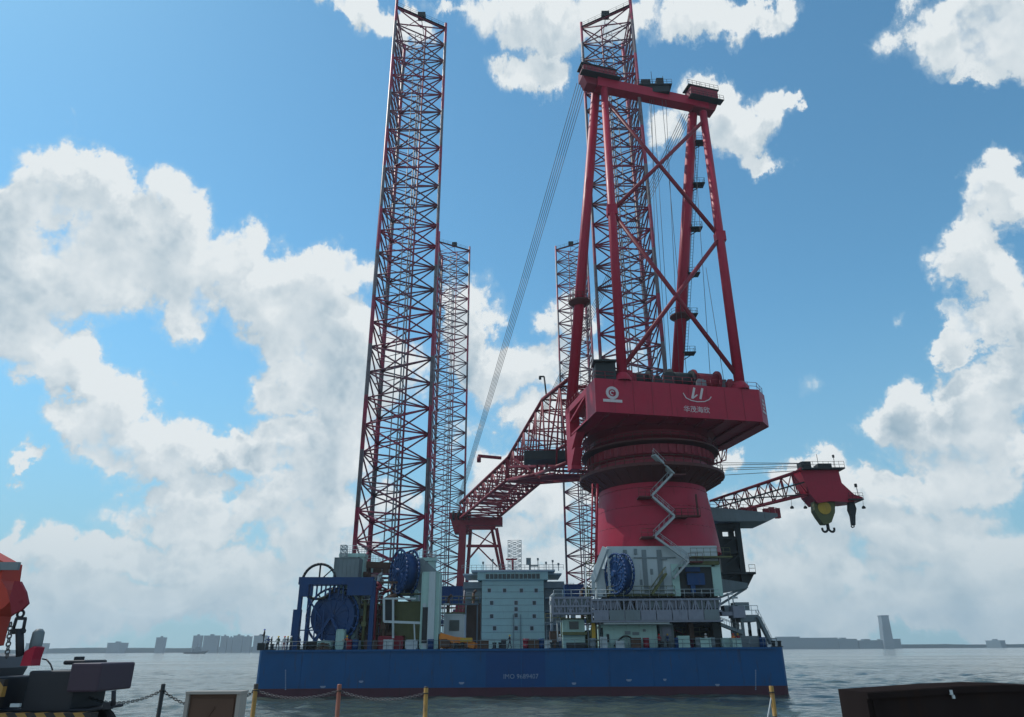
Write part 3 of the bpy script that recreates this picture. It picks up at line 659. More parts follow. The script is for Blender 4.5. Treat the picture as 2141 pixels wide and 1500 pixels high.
def lerp_v(a, b, v):     # point on line a-b that the photo shows at row v
    lo, hi = 0.0, 1.0
    for _ in range(40):
        t = (lo+hi)/2; p = a.lerp(b, t)-EYE; c = CROT.transposed() @ p; vv = 750 - FPX*c.y/(-c.z)
        if vv > v: lo = t
        else: hi = t
    return a.lerp(b, t)
l1, l2, l3 = lerp_v(BL_f,TL_f,208), lerp_v(BL_f,TL_f,442), lerp_v(BL_f,TL_f,772)
r1, r2, r3 = lerp_v(BR_f,TR_f,252), lerp_v(BR_f,TR_f,497), lerp_v(BR_f,TR_f,792)
def xb(a, b, c, d, names):
    for p, q in ((a, d), (b, c)): MB().tube(p, q, .36, n=12).build('cross_brace', 'redd', cr)
# (a upper left, b upper right, c lower left, d lower right)
xb(l1, r1, l2, r2, 0); xb(l2, r2, l3, r3, 0)
for (a, b, c, d) in ((l1, r1, l2, r2),(l2, r2, l3, r3)):
    p = (a+b+c+d)/4; pc = lerp_v(a, d, 335 if a is l1 else 640)
    m = MB(); m.cbox(pc, 1.5, .9, 1.9); m.build('gusset', 'redd', cr)
for p in (l2, r2): MB().cbox(p, 1.7, 1.5, 1.9).build('gusset', 'red', cr)
# collars with railings on the thick legs, small landings with a ladder on the right one
for (a, b, v) in ((BL_b, TL_b, 632),(BR_b, TR_b, 662)):
    p = lerp_v(a, b, v); m = MB(); m.lathe((p.x,p.y,p.z), [(1.1,-.9),(2.0,-.2),(2.0,.05),(1.1,.05)], 24, smooth=False)
    m.rail([(p.x+1.95*math.cos(2*math.pi*k/14), p.y+1.95*math.sin(2*math.pi*k/14), p.z+.05) for k in range(15)], 1.1, .04, 1.2, 2); m.build('collar_platform', 'ring', cr)
lp = []
for v in (300, 388, 480, 575, 660, 740):
    p = lerp_v(BR_b, TR_b, v); lp.append(p+Vector((1.3,-.4,0)))
    m = MB(); m.box(p.x+.7, p.x+3.0, p.y-1.0, p.y+.8, p.z-.12, p.z+.05); m.beam((p.x+.7,p.y,p.z-1.3),(p.x+2.6,p.y,p.z-.1),.14)
    m.rail([(p.x+.9,p.y-.95,p.z),(p.x+2.95,p.y-.95,p.z),(p.x+2.95,p.y+.75,p.z)],1.1,.035,1.0,2); m.build('ladder_landing', 'dark', fr)
m = MB()
for a, b in zip(lp, lp[1:]):
    for s_ in (-.25, .25): m.tube(a+Vector((s_,0,0)), b+Vector((s_,0,0)), .045, n=4)
    k = int((a-b).length/.6)
    for j in range(k): c = a.lerp(b, j/k); m.tube(c+Vector((-.25,0,0)), c+Vector((.25,0,0)), .03, n=4)
m.build('ladder', 'dark', fr)
# head beam, heads with sheaves and platforms
HL, HR = at(1262, 180, 105.2), at(1462, 222, 110.0)
hd = (HR-HL).normalized(); hs = Vector((0,0,1)).cross(hd).normalized(); hu = hd.cross(hs)
if hu.z < 0: hu = -hu
m = MB(); m.beam(HL-hd*1.5, HR+hd*1.5, 2.0, 2.1); hb = m.build('head_beam', 'red', cr)
def head(p, w_, h_, flip):
    mb = MB(); mb.prism([p+hd*(-w_)-hs*1.6-hu*.6, p+hd*w_-hs*1.6-hu*.6, p+hd*w_-hs*1.6+hu*h_, p+hd*(-w_)-hs*1.6+hu*h_], hs*3.0)
    mb.prism([p+hd*(-w_*.75)-hs*1.2-hu*2.4, p+hd*w_*.75-hs*1.2-hu*2.4, p+hd*w_-hs*1.2-hu*.6, p+hd*(-w_)-hs*1.2-hu*.6], hs*2.2)
    ho = mb.build('frame_head', 'redd', cr)
    for k in range(5):
        c = p+hd*(-w_+.5+k*(2*w_-1)/4)+hu*(h_-.3); s_ = MB(); s_.tube(c-hd*.12, c+hd*.12, 1.15, n=22); s_.build('sheave', 'dark', ho)
    s_ = MB(); q = [p+hd*(-w_-.6)-hs*2.6-hu*.7, p+hd*(w_+.6)-hs*2.6-hu*.7]
    s_.beam((q[0]+q[1])/2-hd*(w_+.6)+hs*.7, (q[0]+q[1])/2+hd*(w_+.6)+hs*.7, 1.5, .15); s_.rail(q, 1.1, .04, .9, 2)
    s_.beam(p+hd*(-w_-.4)-hs*.2+hu*(h_+.5), p+hd*(w_+.4)-hs*.2+hu*(h_+.5), 2.6, .2); s_.rail([p+hd*(-w_-.4)-hs*1.4+hu*(h_+.6), p+hd*(w_+.4)-hs*1.4+hu*(h_+.6)], 1.1, .04, .9, 2)
    s_.build('head_platform', 'dark', ho)
    s_ = MB(); s_.tube(p+hu*h_, p+hu*(h_+3.2), .05, n=4); s_.tube(p+hd*1.2+hu*h_, p+hd*1.2+hu*(h_+2.2), .05, n=4); s_.build('antenna', 'dark', ho)
    return ho
ph = at(1248, 168, 105.6); head(ph, 3.3, 1.7, 1); ph2 = at(1466, 216, 110.4); head(ph2, 2.9, 2.3, 1)
m = MB(); c = at(1367, 186, 107.6); m.cbox(c, 6.6, 2.6, .25); m.cbox(c+Vector((-1.6,0,.9)), 1.8, 1.6, 1.6); m.cbox(c+Vector((1.2,0,1.1)), 1.4, 1.4, 2.0); m.cbox(c+Vector((0,-.6,-.9)), 5.6, .9, 1.5)
m.rail([c+Vector((-3.3,-1.25,.1)), c+Vector((3.3,-1.25,.1))], 1.1, .04, 1.0, 2); m.tube(c+Vector((-.2,0,.1)), c+Vector((-.2,0,4.4)), .05, n=4); m.tube(c+Vector((2.0,0,.1)), c+Vector((2.0,0,3.2)), .05, n=4)
m.build('beam_platform', 'dark', hb)

# boom: four-chord lattice lowered away over the deck
def truss(parent, S0, S1, n, rc, rb, cm='redd', bm='redd', faces=(0,1,2,3)):
    for k in range(4): MB().tube(S0[k], S1[k], rc, n=8).build('boom_chord', cm, parent)
    for j in range(n):
        a = [S0[k].lerp(S1[k], j/n) for k in range(4)]; b = [S0[k].lerp(S1[k], (j+1)/n) for k in range(4)]
        mb = MB()
        for k in faces:
            q = (k+1) % 4
            if (j+k) % 2: mb.tube(a[k], b[q], rb, n=5)
            else: mb.tube(a[q], b[k], rb, n=5)
            mb.tube(b[k], b[q], rb, n=5)
        mb.tube(b[0], b[2], rb*.7, n=4)
        mb.build('lattice_bay', bm, parent)
bm_ = root('crane_boom', at(1120, 940, 140), 'long red lattice boom lowered away over the deck from the red crane', 'crane boom')
Lf = [at(1190, 792, 118.5), None, None, at(1186, 968, 118.5)]        # foot: TL TR BR BL
ctr = (BR_b.x + 2, 124.0)
Lf[1] = Vector((31.5, 123.2, Lf[0].z)); Lf[2] = Vector((31.5, 123.2, Lf[3].z))
K = [at(1134, 836, 130.0), Vector((24.0, 134.0, at(1134,836,130).z)), Vector((24.0, 134.0, 36.8)), at(1122, 992, 132.0)]
N_ = [at(1062, 958, 152), at(1136, 958, 152), at(1128, 1010, 152), at(1060, 1004, 152)]
H_ = [at(962, 1052, 193), at(1040, 1056, 193), at(1040, 1084, 193), at(962, 1084, 193)]
truss(bm_, Lf, K, 3, .38, .18, 'redd', 'redd'); truss(bm_, K, N_, 6, .36, .16, 'redd', 'redd'); truss(bm_, N_, H_, 11, .38, .17, 'redd', 'redd')
m = MB()
for k in range(4): m.beam(N_[k], N_[(k+1)%4], .9, .9)
m.beam(N_[0]-Vector((1.5,0,0)), N_[0]-Vector((6.5,2,0)), .5, .6); m.tube(N_[0]-Vector((6.3,2,.1)), N_[0]-Vector((6.3,2,1.4)), .45, n=8)
m.build('boom_node', 'redd', bm_)
m = MB(); p = at(1142, 950, 124); m.box(at(1096,950,124).x, at(1196,950,124).x, 124, 128, at(1142,961,124).z, at(1142,942,124).z)
m.rail([(at(1096,950,124).x,124.1,at(1142,942,124).z),(at(1196,950,124).x,124.1,at(1142,942,124).z)],1.1,.04,1.4,2); m.build('boom_walkway', 'dark', bm_)
m = MB()
for (a, b) in ((at(1064,976,140),at(1180,974,126)),(at(1070,1003,146),at(1160,990,130)),(at(1075,960,140),at(1130,1000,134)),(at(1130,958,140),at(1080,1000,146))): m.beam(a, b, .35, .4)
m.build('lower_frame', 'redd', bm_)
m = MB(); a = at(1143, 832, 129); m.tube(a, a+Vector((-.4,0,4.4)), .16, n=6); m.tube(a+Vector((-.4,0,4.4)), a+Vector((-1.3,0,4.4)), .16, n=6); m.tube(a+Vector((-1.2,0,4.5)), a+Vector((-1.2,0,3.8)), .25, n=6); m.build('boom_lamp', 'dark', bm_)
# boom head
c = at(1000, 1085, 195); m = MB(); m.cbox(at(1003,1092,195), 12.5, 3.0, 2.2); m.prism([at(938,1072,194), at(985,1072,194), at(978,1115,194), at(950,1115,194)], (0,3.2,0)); m.build('boom_head', 'redd', bm_)
m = MB()
for k in range(4): p = at(948+k*11, 1078, 193.8); m.tube(p-Vector((.25,0,0)), p+Vector((.25,0,0)), 1.3, n=18)
m.build('boom_sheaves', 'dark', bm_)
# boom rest
br = root('boom_rest', at(1000, 1200, 194), 'red trestle holding up the lowered boom tip', 'boom rest')
zb_ = DECK
def dn(p): return Vector((p.x, p.y, zb_))
for (a, b, w_) in ((at(968,1100,194), at(964,1190,194), 1.9),(at(1038,1105,194), at(1053,1190,194), .9),(at(984,1106,199), at(978,1190,199), .9),(at(1028,1106,199), at(1046,1190,199), .8)):
    d = (b-a); e_ = a + d*((zb_-a.z)/d.z); m = MB(); m.beam(a, e_, w_, w_); m.build('leg', 'redd', br)
m = MB(); m.beam(at(975,1142,194), at(1046,1142,194), .55, .7); m.beam(at(980,1104,194), at(1036,1104,194), .8, 1.0)
m.beam(at(1030,1108,194), at(975,1175,194), .35); m.beam(at(1000,1145,194), at(1040,1185,194), .35); m.beam(at(1004,1142,194), at(976,1175,194), .3); m.beam(at(975,1108,194), at(1040,1142,194), .3); m.build('bracing', 'redd', br)

# luffing ropes and hoist ropes
def rope_set(label, a, b, n, spread_a, spread_b, r_, ctr_sag=0.0, grp=None):
    rr = root('luffing_rope_set', a.lerp(b, .5), label, 'ropes', grp)
    for i in range(n):
        t = i/(n-1)-.5
        pts = []
        for k in range(9):
            f = k/8; q = a.lerp(b, f) + hd*t*(spread_a*(1-f)+spread_b*f); q.z -= ctr_sag*4*f*(1-f); pts.append(q)
        MB().path(pts, r_, 5).build('rope', 'rope', rr)
    return rr
rope_set('bundle of luffing ropes slanting down from the left end of the crane top', at(1216,176,105.6), at(957,1056,192), 5, 1.9, .9, .06, .6, 'luffing ropes of the red crane')
rope_set('bundle of luffing ropes slanting down behind the thick right crane leg', at(1436,240,110.8), at(1040,1058,192), 5, 1.9, .9, .06, .6, 'luffing ropes of the red crane')
hr = root('hoist_rope_set', L(12, 8, ZH), 'thin near vertical hoist ropes hanging under the crane top beam', 'ropes')
for (u0, v0, u1, v1) in [(1358,205,1392,760),(1366,205,1400,760),(1392,208,1404,640),(1384,208,1426,700),(1476,560,1512,780),(1466,262,1534,788),(1449,262,1482,775),(1362,206,1372,770)]:
    p = at(u0, v0, 107.5 if u0 < 1440 else 110); q = at(u1, v1, 106); q2 = Vector((q.x, q.y, ZH+1.5)); MB().tube(p, q2, .045, n=5).build('rope', 'rope', hr)

# ================================================================== AUXILIARY CRANE
ac = root('auxiliary_crane', at(1527, 1240, 125), 'smaller crane with dark tower and red hook head, right end of the barge', 'crane')
AY = 125.0; tx0, tx1 = at(1503,1150,AY).x, at(1552,1150,AY).x; tz0, tz1 = at(1527,1228,AY).z, at(1527,1088,AY).z
m = MB()
for (x_, y_) in ((tx0+.4,AY),(tx1-.4,AY),(tx0+.4,AY+4),(tx1-.4,AY+4)): m.beam((x_,y_,tz0),(x_,y_,tz1), .85, .85)
m.box(tx0+.8, tx1-.8, AY+.5, AY+3.6, tz0, tz1-3.2); m.box(tx0, tx1, AY-.3, AY+4.3, tz1-1.4, tz1)
for z in (tz0+2.5, tz0+5.5, tz1-3.3): m.box(tx0, tx1, AY-.2, AY+4.2, z, z+.5)
for z in (tz0+.5, tz0+3.2, tz0+6.2): m.beam((tx0+.4,AY-.1,z),(tx1-.4,AY-.1,z+2.2), .3)
m.build('tower', 'dark', ac)
m = MB(); xa, xb_ = at(1472,1075,AY-2).x, at(1624,1075,AY-2).x; z0_, z1_ = at(1550,1095,AY).z, at(1550,1064,AY).z
m.prism([(xa,AY-2.4,z0_+.5),(tx0,AY-2.4,z0_),(xb_-2,AY-2.4,z0_),(xb_,AY-2.4,z0_+.8),(xb_,AY-2.4,z0_+1.3),(xa+4,AY-2.4,z1_-.4),(xa,AY-2.4,z1_)], (0,8,0)); deck_ = m.build('turntable_deck', 'grey', ac)
m = MB(); m.rail([(xa,AY-2.3,z1_),(xb_,AY-2.3,z0_+1.3)], 1.0, .035, 1.1, 2)
for i in range(9): m.cbox((xa+3+i*1.35, AY-1+(i%3), z0_+1.9+.2*(i%2)), .8, 1.0, .9+.4*(i%3))
m.build('deck_equipment', 'redd', deck_)
m = MB(); m.box(tx0-.5, at(1576,1200,AY).x, AY-1.2, AY+5, tz0+2.0, tz0+2.35); m.prism([(tx1,AY,tz0+2.0),(at(1576,1200,AY).x,AY,tz0+2.0),(tx1,AY,tz0-.2)], (0,4,0))
m.rail([(tx1+.4,AY-1.1,tz0+2.35),(at(1576,1200,AY).x,AY-1.1,tz0+2.35)],1.2,.035,.8,2); m.build('lower_platform', 'dark', ac)
m = MB(); m.prism([(tx0-2.2,AY-.6,tz0-1.2),(tx1,AY-.6,tz0-.2),(tx1,AY-.6,tz0+.6),(tx0-2.2,AY-.6,tz0+1.6)], (0,5,0))
for dz in (0, 1.1): m.beam((tx0-2.0,AY-.2,tz0-3.4+dz*1.2),(tx1-.2,AY-.2,tz0-.2+dz*.1), .35)
m.beam((tx0-2.4,AY,DECK),(tx0-2.4,AY,tz0+1.5), 1.6, 1.6); m.build('outrigger_support', 'grey', ac)
# its boom
S0 = [at(1484,1048,AY), at(1490,1046,AY+3.4), at(1496,1080,AY+3.4), at(1492,1082,AY)]
S1 = [at(1678,982,AY), at(1680,984,AY+3.4), at(1694,1030,AY+3.4), at(1690,1034,AY)]
truss(ac, S0, S1, 8, .22, .10, 'redd', 'redd')
m = MB(); m.beam(S0[0], S1[3], .2, .2); m.beam((S0[0]+S0[3])/2, (S1[0]+S1[3])/2, .25, .25); m.build('boom_ladder', 'dark', ac)
m = MB(); q = [at(*p, AY-.4) for p in ((1673,978),(1752,980),(1760,1010),(1786,1034),(1804,1040),(1804,1046),(1772,1050),(1735,1048),(1710,1052),(1694,1034),(1680,1000))]
m.prism(q, (0,4.2,0)); hdm = m.build('boom_head', 'red', ac)
m = MB(); a = at(1676,970,AY-1); b = at(1765,980,AY-1); m.box(a.x, b.x, AY-1.4, AY+4.4, b.z-.1, b.z+.15); m.rail([(a.x,AY-1.3,b.z+.15),(b.x,AY-1.3,b.z+.15)],1.1,.035,.9,2)
m.cbox((a.x+1.2,AY+1,b.z+.9),1.8,2,1.3); m.cbox((a.x+4.6,AY+1,b.z+.7),2.4,2,1.0); m.tube((a.x+3.4,AY,b.z),(a.x+3.4,AY,b.z+2.9),.05,n=4); m.tube((b.x-1.1,AY,b.z),(b.x-1.1,AY,b.z+2.6),.05,n=4); m.cbox((b.x-1.1,AY,b.z+2.5),.3,.3,.5); m.build('head_platform', 'dark', hdm)
m = MB(); a = at(1775,1043,AY-.8); b = at(1805,1043,AY-.8); m.box(a.x, b.x, AY-1, AY+3.6, a.z-.25, a.z); m.tube((b.x-.4,AY,a.z),(b.x-.4,AY,a.z+2.4),.06,n=4); m.cbox((b.x-.5,AY,a.z+2.5),.35,.35,.6); m.rail([(a.x,AY-.9,a.z),(b.x,AY-.9,a.z)],1.0,.035,.7,2); m.build('tip_platform', 'dark', hdm)
# hook blocks
hk = root('main_hook_block', at(1727, 1052, AY+1), 'big yellow green hook block with double hook under the red head', 'hook block')
m = MB(); q = [at(*p, AY+.3) for p in ((1702,1046),(1746,1048),(1746,1072),(1739,1092),(1732,1096),(1722,1096),(1710,1080),(1703,1068))]; m.prism(q, (0,1.6,0)); m.build('block_body', 'olive', hk)
m = MB()
for k in range(4): p = at(1724, 1062, AY+.2+k*.5); m.tube(p, p+Vector((0,.2,0)), 1.15, n=20)
m.build('sheaves', 'yellow', hk)
m = MB(); p = at(1730, 1096, AY+1); m.tube(p, p-Vector((0,0,.9)), .28, n=10)
for s_ in (-1, 1):
    pts = [p+Vector((s_*x_,0,z_)) for x_, z_ in ((0,-.9),(.45,-1.35),(.85,-1.35),(1.05,-1.05),(1.05,-.65))]; m.path(pts, .2, 8)
m.build('double_hook', 'dark', hk)
m = MB()
for k in range(4): p = at(1708+k*9, 1052, AY+1); m.tube(p, p+Vector((0,0,2.2)), .05, n=4)
m.build('ropes', 'rope', hk)
hk = root('small_hook_block', at(1784, 1052, AY+1), 'narrow dark hook hanging from the tip of the red head', 'hook block')
m = MB(); q = [at(*p, AY+.6) for p in ((1775,1050),(1786,1050),(1791,1064),(1789,1078),(1789,1098),(1783,1098),(1780,1078),(1775,1066))]; m.prism(q, (0,.8,0)); m.build('block_body', 'dark', hk)
m = MB(); p = at(1786,1098,AY+1); m.path([p, p-Vector((.1,0,.35)), p-Vector((.45,0,.45)), p-Vector((.6,0,.15))], .1, 6); m.build('hook', 'dark', hk)
for (u, lab) in ((1656,'leftmost'),(1684,'middle'),(1806,'rightmost')):
    r_ = root('hanging_lamp', at(u, 1064, AY+1), lab+' of the three small lamps hanging below the red boom head', 'lamp', 'lamps under the auxiliary boom')
    p = at(u, 1062, AY+1); m = MB(); m.lathe(p, [(.05,.35),(.2,.3),(.35,.0),(.3,-.15),(.0,-.2)], 12); m.build('lamp_shade', 'dark', r_)
    m = MB(); m.tube(p+Vector((0,0,.3)), at(u-2 if u < 1800 else u-2, 1046 if u > 1660 else 1043, AY+1), .035, n=4); m.build('cord', 'rope', r_)
rs = root('pendant_rope_set', at(1590, 975, AY+2), 'almost level pendant ropes from the main crane to the red head', 'ropes')
for (v0, v1, d_) in ((968,969,0),(973,970,.6),(980,975,1.2),(984,978,1.8),(995,984,2.4)):
    MB().tube(at(1494,v0,AY+d_), at(1680,v1,AY+d_), .06, n=5).build('rope', 'rope', rs)
# ladder tower and cabin right behind the main platform
m = MB(); S0 = [at(1468,952,118), at(1480,950,121), at(1480,975,121), at(1468,980,118)]; S1 = [at(1512,936,118), at(1520,938,121), at(1518,962,121), at(1508,966,118)]
ar = root('access_gantry', at(1495,960,118), 'small lattice gantry sticking out below the right end of the red platform', 'gantry')
truss(ar, S0, S1, 4, .12, .08, 'redd', 'redd')
# ================================================================== ACCOMMODATION BLOCK
AYB = 165.0
ab = root('accommodation_block', at(1072, 1357, AYB), 'pale green deck house tower with rows of small windows between the legs', 'deck house')
m = MB(); X0, X1, zB, zTp = pbox(m, 1007, 1213, 1138, 1357, AYB, 16); wl = m.build('wall', 'green', ab)
m = MB(); m.box(at(968,1200,AYB).x, at(1180,1200,AYB).x, AYB+2, AYB+17, zTp-1.6, zTp-.2)
for (u0, u1) in ((972,1006),(1139,1178)):
    x0_, x1_ = at(u0,1280,AYB+3).x, at(u1,1280,AYB+3).x; m.box(x0_, x1_, AYB+3, AYB+16, DECK, zTp-1.6)
m.build('side_wings', 'grey', ab)
m = MB(); z2 = at(1072,1196,AYB).z; m.box(X0-1.0, X1+1.0, AYB-.6, AYB+15, zTp+.003, z2); rfb = m.build('bridge', 'green', ab)
m = MB(); m.box(X0-2.4, X1+2.6, AYB-1.0, AYB+16, z2+.003, z2+.35); m.box(at(966,1195,AYB).x, at(1176,1195,AYB).x, AYB+3, AYB+17, z2-.35, z2-.05); m.build('roof', 'white', ab)
# bridge windows
za, zb2 = at(1072,1211,AYB).z, at(1072,1201,AYB).z
n = 13; xa_, xb2 = at(1015,1206,AYB).x, at(1129,1206,AYB).x
for i in range(n):
    a = xa_+(xb2-xa_)*i/n; m = MB(); m.box(a+.08, a+(xb2-xa_)/n-.08, AYB-.66, AYB-.603, za, zb2); m.build('bridge_window', 'glass', rfb)
wins = [(1023,1235),(1055,1235),(1090,1235),(1121,1235),(1028,1261),(1079,1261),(1117,1261),(1028,1289),(1079,1274),(1079,1287),(1117,1289),(1034,1314),(1079,1314),(1112,1314)]
for (u, v) in wins:
    p = at(u, v, AYB-.02); m = MB(); m.cbox(p, .95, .10, 1.05); w_ = m.build('window', 'white', wl)
    m = MB(); m.cbox(p+Vector((0,-.06,0)), .72, .02, .82); m.build('pane', 'glass', w_)
p = at(1053, 1348, AYB-.03); m = MB(); m.cbox(p, 1.1, .1, 2.0); m.build('door', 'dark', wl)
m = MB()
for u in (1073, 1088): a = at(u, 1285, AYB-.1); m.box(a.x-.07, a.x+.07, AYB-.25, AYB-.003, DECK, a.z)
for z in [DECK+.5+i*1.4 for i in range(10)]: m.box(X0, X1, AYB-.04, AYB-.002, z, z+.06)
m.build('wall_pipes', 'grey', wl)
for s_, (ua, ub) in enumerate(((976,1006),(1139,1172))):
    for v in (1250, 1277, 1305, 1330):
        p, q = at(ua, v, AYB+1), at(ub, v, AYB+1); m = MB(); m.box(p.x, q.x, AYB+.4, AYB+3, p.z-.25, p.z+.05)
        m.rail([(p.x, AYB+.5, p.z),(q.x, AYB+.5, p.z)], 1.05, .035, 1.3, 2); m.build('balcony', 'grey', ab)
m = MB(); m.rail([(at(966,1195,AYB).x,AYB-.5,z2+.35),(at(1178,1195,AYB).x,AYB-.5,z2+.35)], 1.1, .04, 1.1, 2); m.build('roof_railing', 'grey', ab)
def mast(u0, u1, v0, v1, Y, label, mat='pipe', lv=6):
    r_ = root('lattice_mast', at((u0+u1)/2, v1, Y), label, 'mast'); a0, a1 = at(u0,v1,Y), at(u1,v1,Y); zt_ = at((u0+u1)/2, v0, Y).z
    b0, b1 = Vector((at(u0,v0,Y).x, Y, zt_)), Vector((at(u1,v0,Y).x, Y, zt_)); m_ = MB(); off = Vector((0, abs(a1.x-a0.x), 0))
    for o_ in (Vector((0,0,0)), off):
        for a_, b_ in ((a0,b0),(a1,b1)): MB().tube(a_+o_, b_+o_, .07, n=5).build('post', mat, r_)
    m_ = MB()
    for k in range(lv):
        f, f2 = k/lv, (k+1)/lv
        for o_ in (Vector((0,0,0)), off):
            m_.tube(a0.lerp(b0,f)+o_, a1.lerp(b1,f2)+o_, .05, n=4); m_.tube(a0.lerp(b0,f2)+o_, a1.lerp(b1,f2)+o_, .05, n=4); m_.tube(a1.lerp(b1,f)+o_, a0.lerp(b0,f2)+o_, .05, n=4)
    m_.tube(b0, b0+off, .05, n=4); m_.tube(b1, b1+off, .05, n=4); m_.build('bracing', mat, r_); return r_
mast(1062, 1090, 1130, 1192, AYB+8, 'pale lattice signal mast on the deck house roof')
m = MB(); p = at(1072,1192,AYB+6); m.tube(p, p+Vector((0,0,2.4)), .25); m.cbox(p+Vector((-.3,0,2.4)), 2.6, .4, .35); single(m, 'radar_scanner', 'redd', 'reddish radar scanner on a short post beside the pale mast', 'radar')
r_ = root('satellite_dome', at(1108,1192,AYB+5), 'green grey crane camera post with box on the deck house roof', 'equipment post'); p = at(1108,1192,AYB+5)
m = MB(); m.tube(p, p+Vector((0,0,2.3)), .22); m.cbox(p+Vector((.9,0,.9)), 2.2, .8, .25); m.build('post', 'grey', r_); m = MB(); m.cbox(p+Vector((-.3,0,1.9)), 1.1, 1.1, 1.5); m.build('box', 'grey', r_)
for k, (u, h_) in enumerate(((1010,1.8),(1030,2.4),(1046,1.4),(1125,2.6),(1142,1.8),(1156,2.2),(1168,1.5))):
    p = at(u, 1194, AYB+4+k%3); m = MB(); m.tube(p, p+Vector((0,0,h_)), .09, n=6); m.cbox(p+Vector((0,0,h_)), .45, .4, .5)
    single(m, 'roof_antenna', 'grey', ['short post left of the other roof posts on the deck house','thin roof post above the left bridge windows','low roof post left of the pale mast','tall roof post right of the boxed post','roof post above the right end of the bridge','thin roof post on the right side wing','low post at the right end of the deck house roof'][k], 'antenna', 'posts on the deck house roof')

# ================================================================== GANGWAY (long grey lattice at the foot of the crane)
gw = root('telescopic_gangway', at(1330, 1275, 101.6), 'long grey lattice gangway lying level under the crane base', 'gangway')
def gang(u0, v0, u1, v1, Y, dep, n, nm):
    a, b = at(u0, v0, Y), at(u1, v0, Y); zt_, zb_ = at((u0+u1)/2, v0, Y).z, at((u0+u1)/2, v1, Y).z
    m_ = MB()
    for y in (Y, Y+dep):
        for z in (zt_, zb_, (zt_*.45+zb_*.55)): m_.beam((a.x,y,z),(b.x,y,z), .26, .26)
    m_.box(a.x, b.x, Y+.2, Y+dep-.2, zb_-.12, zb_+.02); m_.build(nm+'_chords', 'gang', gw)
    for i in range(n):
        x0_, x1_ = a.x+(b.x-a.x)*i/n, a.x+(b.x-a.x)*(i+1)/n; m_ = MB()
        for y in (Y, Y+dep):
            m_.beam((x0_,y,zb_),(x0_,y,zt_), .2); m_.beam(*(((x0_,y,zb_),(x1_,y,zt_)) if i%2 else ((x1_,y,zb_),(x0_,y,zt_))), .16)
            m_.beam(((x0_+x1_)/2,y,zb_),((x0_+x1_)/2,y,zt_*.45+zb_*.55), .12)
        m_.beam((x0_,Y,zt_),(x0_,Y+dep,zt_), .14); m_.build('lattice_bay', 'gang', gw)
    return zt_, zb_
gang(1156, 1250, 1240, 1283, 101.9, 2.4, 7, 'inner'); gang(1236, 1254, 1507, 1299, 101.5, 3.2, 20, 'outer')
for (u0, v0, u1, v1, Y) in ((1238,1256,1506,1272,101.72),(1240,1276,1506,1296,101.30),(1157,1253,1240,1281,102.1)):
    a, b = at(u0,v0,Y), at(u1,v1,Y); k = int((b.x-a.x)/1.9)
    for i in range(k):
        x0_, x1_ = a.x+(b.x-a.x)*i/k, a.x+(b.x-a.x)*(i+1)/k
        if rnd.random() < .12: continue
        m = MB(); m.box(x0_+.06, x1_-.06, Y, Y+.05, b.z, a.z); m.build('side_panel', rnd.choice(['gang','gang','grey']), gw)
m = MB(); p = at(1262,1300,101.6); q = at(1400,1304,101.6); m.box(p.x, q.x, 101.6, 104.6, q.z-.05, q.z+.35); m.build('support_rail', 'white', gw)
m = MB(); p, q = at(1508,1268,102.5), at(1558,1292,102.5); m.box(p.x, q.x-1.2, 102.5, 104.5, q.z+.3, p.z-.7); m.box(q.x-1.6, q.x, 102.2, 104.8, q.z, p.z); m.build('tip', 'gang', gw)
m = MB(); a, b = at(1158,1250,101.8), at(1505,1250,101.8); m.rail([(a.x,101.8,a.z),(b.x,101.8,a.z)], 1.0, .035, 1.2, 2); m.build('railing', 'white', gw)

# ================================================================== STAIR TOWER at the right end
st = root('stair_tower', at(1560, 1345, 104), 'grey stair and landing tower at the right end of the deck', 'stair tower')
m = MB()
for (u, v) in ((1550,1288),(1583,1288),(1548,1316),(1586,1316)):
    p = at(u, v, 104); m.beam((p.x,104,DECK),(p.x,104,p.z), .35); m.beam((p.x,108,DECK),(p.x,108,p.z), .35)
p, q = at(1546,1286,104), at(1586,1300,104); m.box(p.x, q.x, 103.8, 108, q.z, p.z); p, q = at(1556,1330,104), at(1592,1346,104); m.box(p.x, q.x, 104, 108, q.z-1.2, p.z); m.build('frame', 'grey', st)
m = MB(); stair(m, at(1584,1290,103.6), at(1612,1346,103.6), 1.0, .4); m.build('stair_flight', 'grey', st)
m = MB(); stair(m, at(1506,1306,103.8), at(1552,1324,103.8), 1.0, .4); m.build('stair_flight', 'grey', st)
m = MB(); p, q = at(1545,1286,103.8), at(1586,1286,103.8); m.rail([(p.x,103.8,p.z),(q.x,103.8,p.z)], 1.2, .04, .9, 2); p, q = at(1505,1306,103.8), at(1550,1322,103.8); m.build('railing', 'white', st)
m = MB(); p = at(1532,1276,104.6); m.cbox((p.x,105,p.z), 2.6, 2, 1.2); m.cbox((p.x+1.2,105,p.z+.5), 2, 2, 1.0); m.build('control_cabin', 'grey', st)

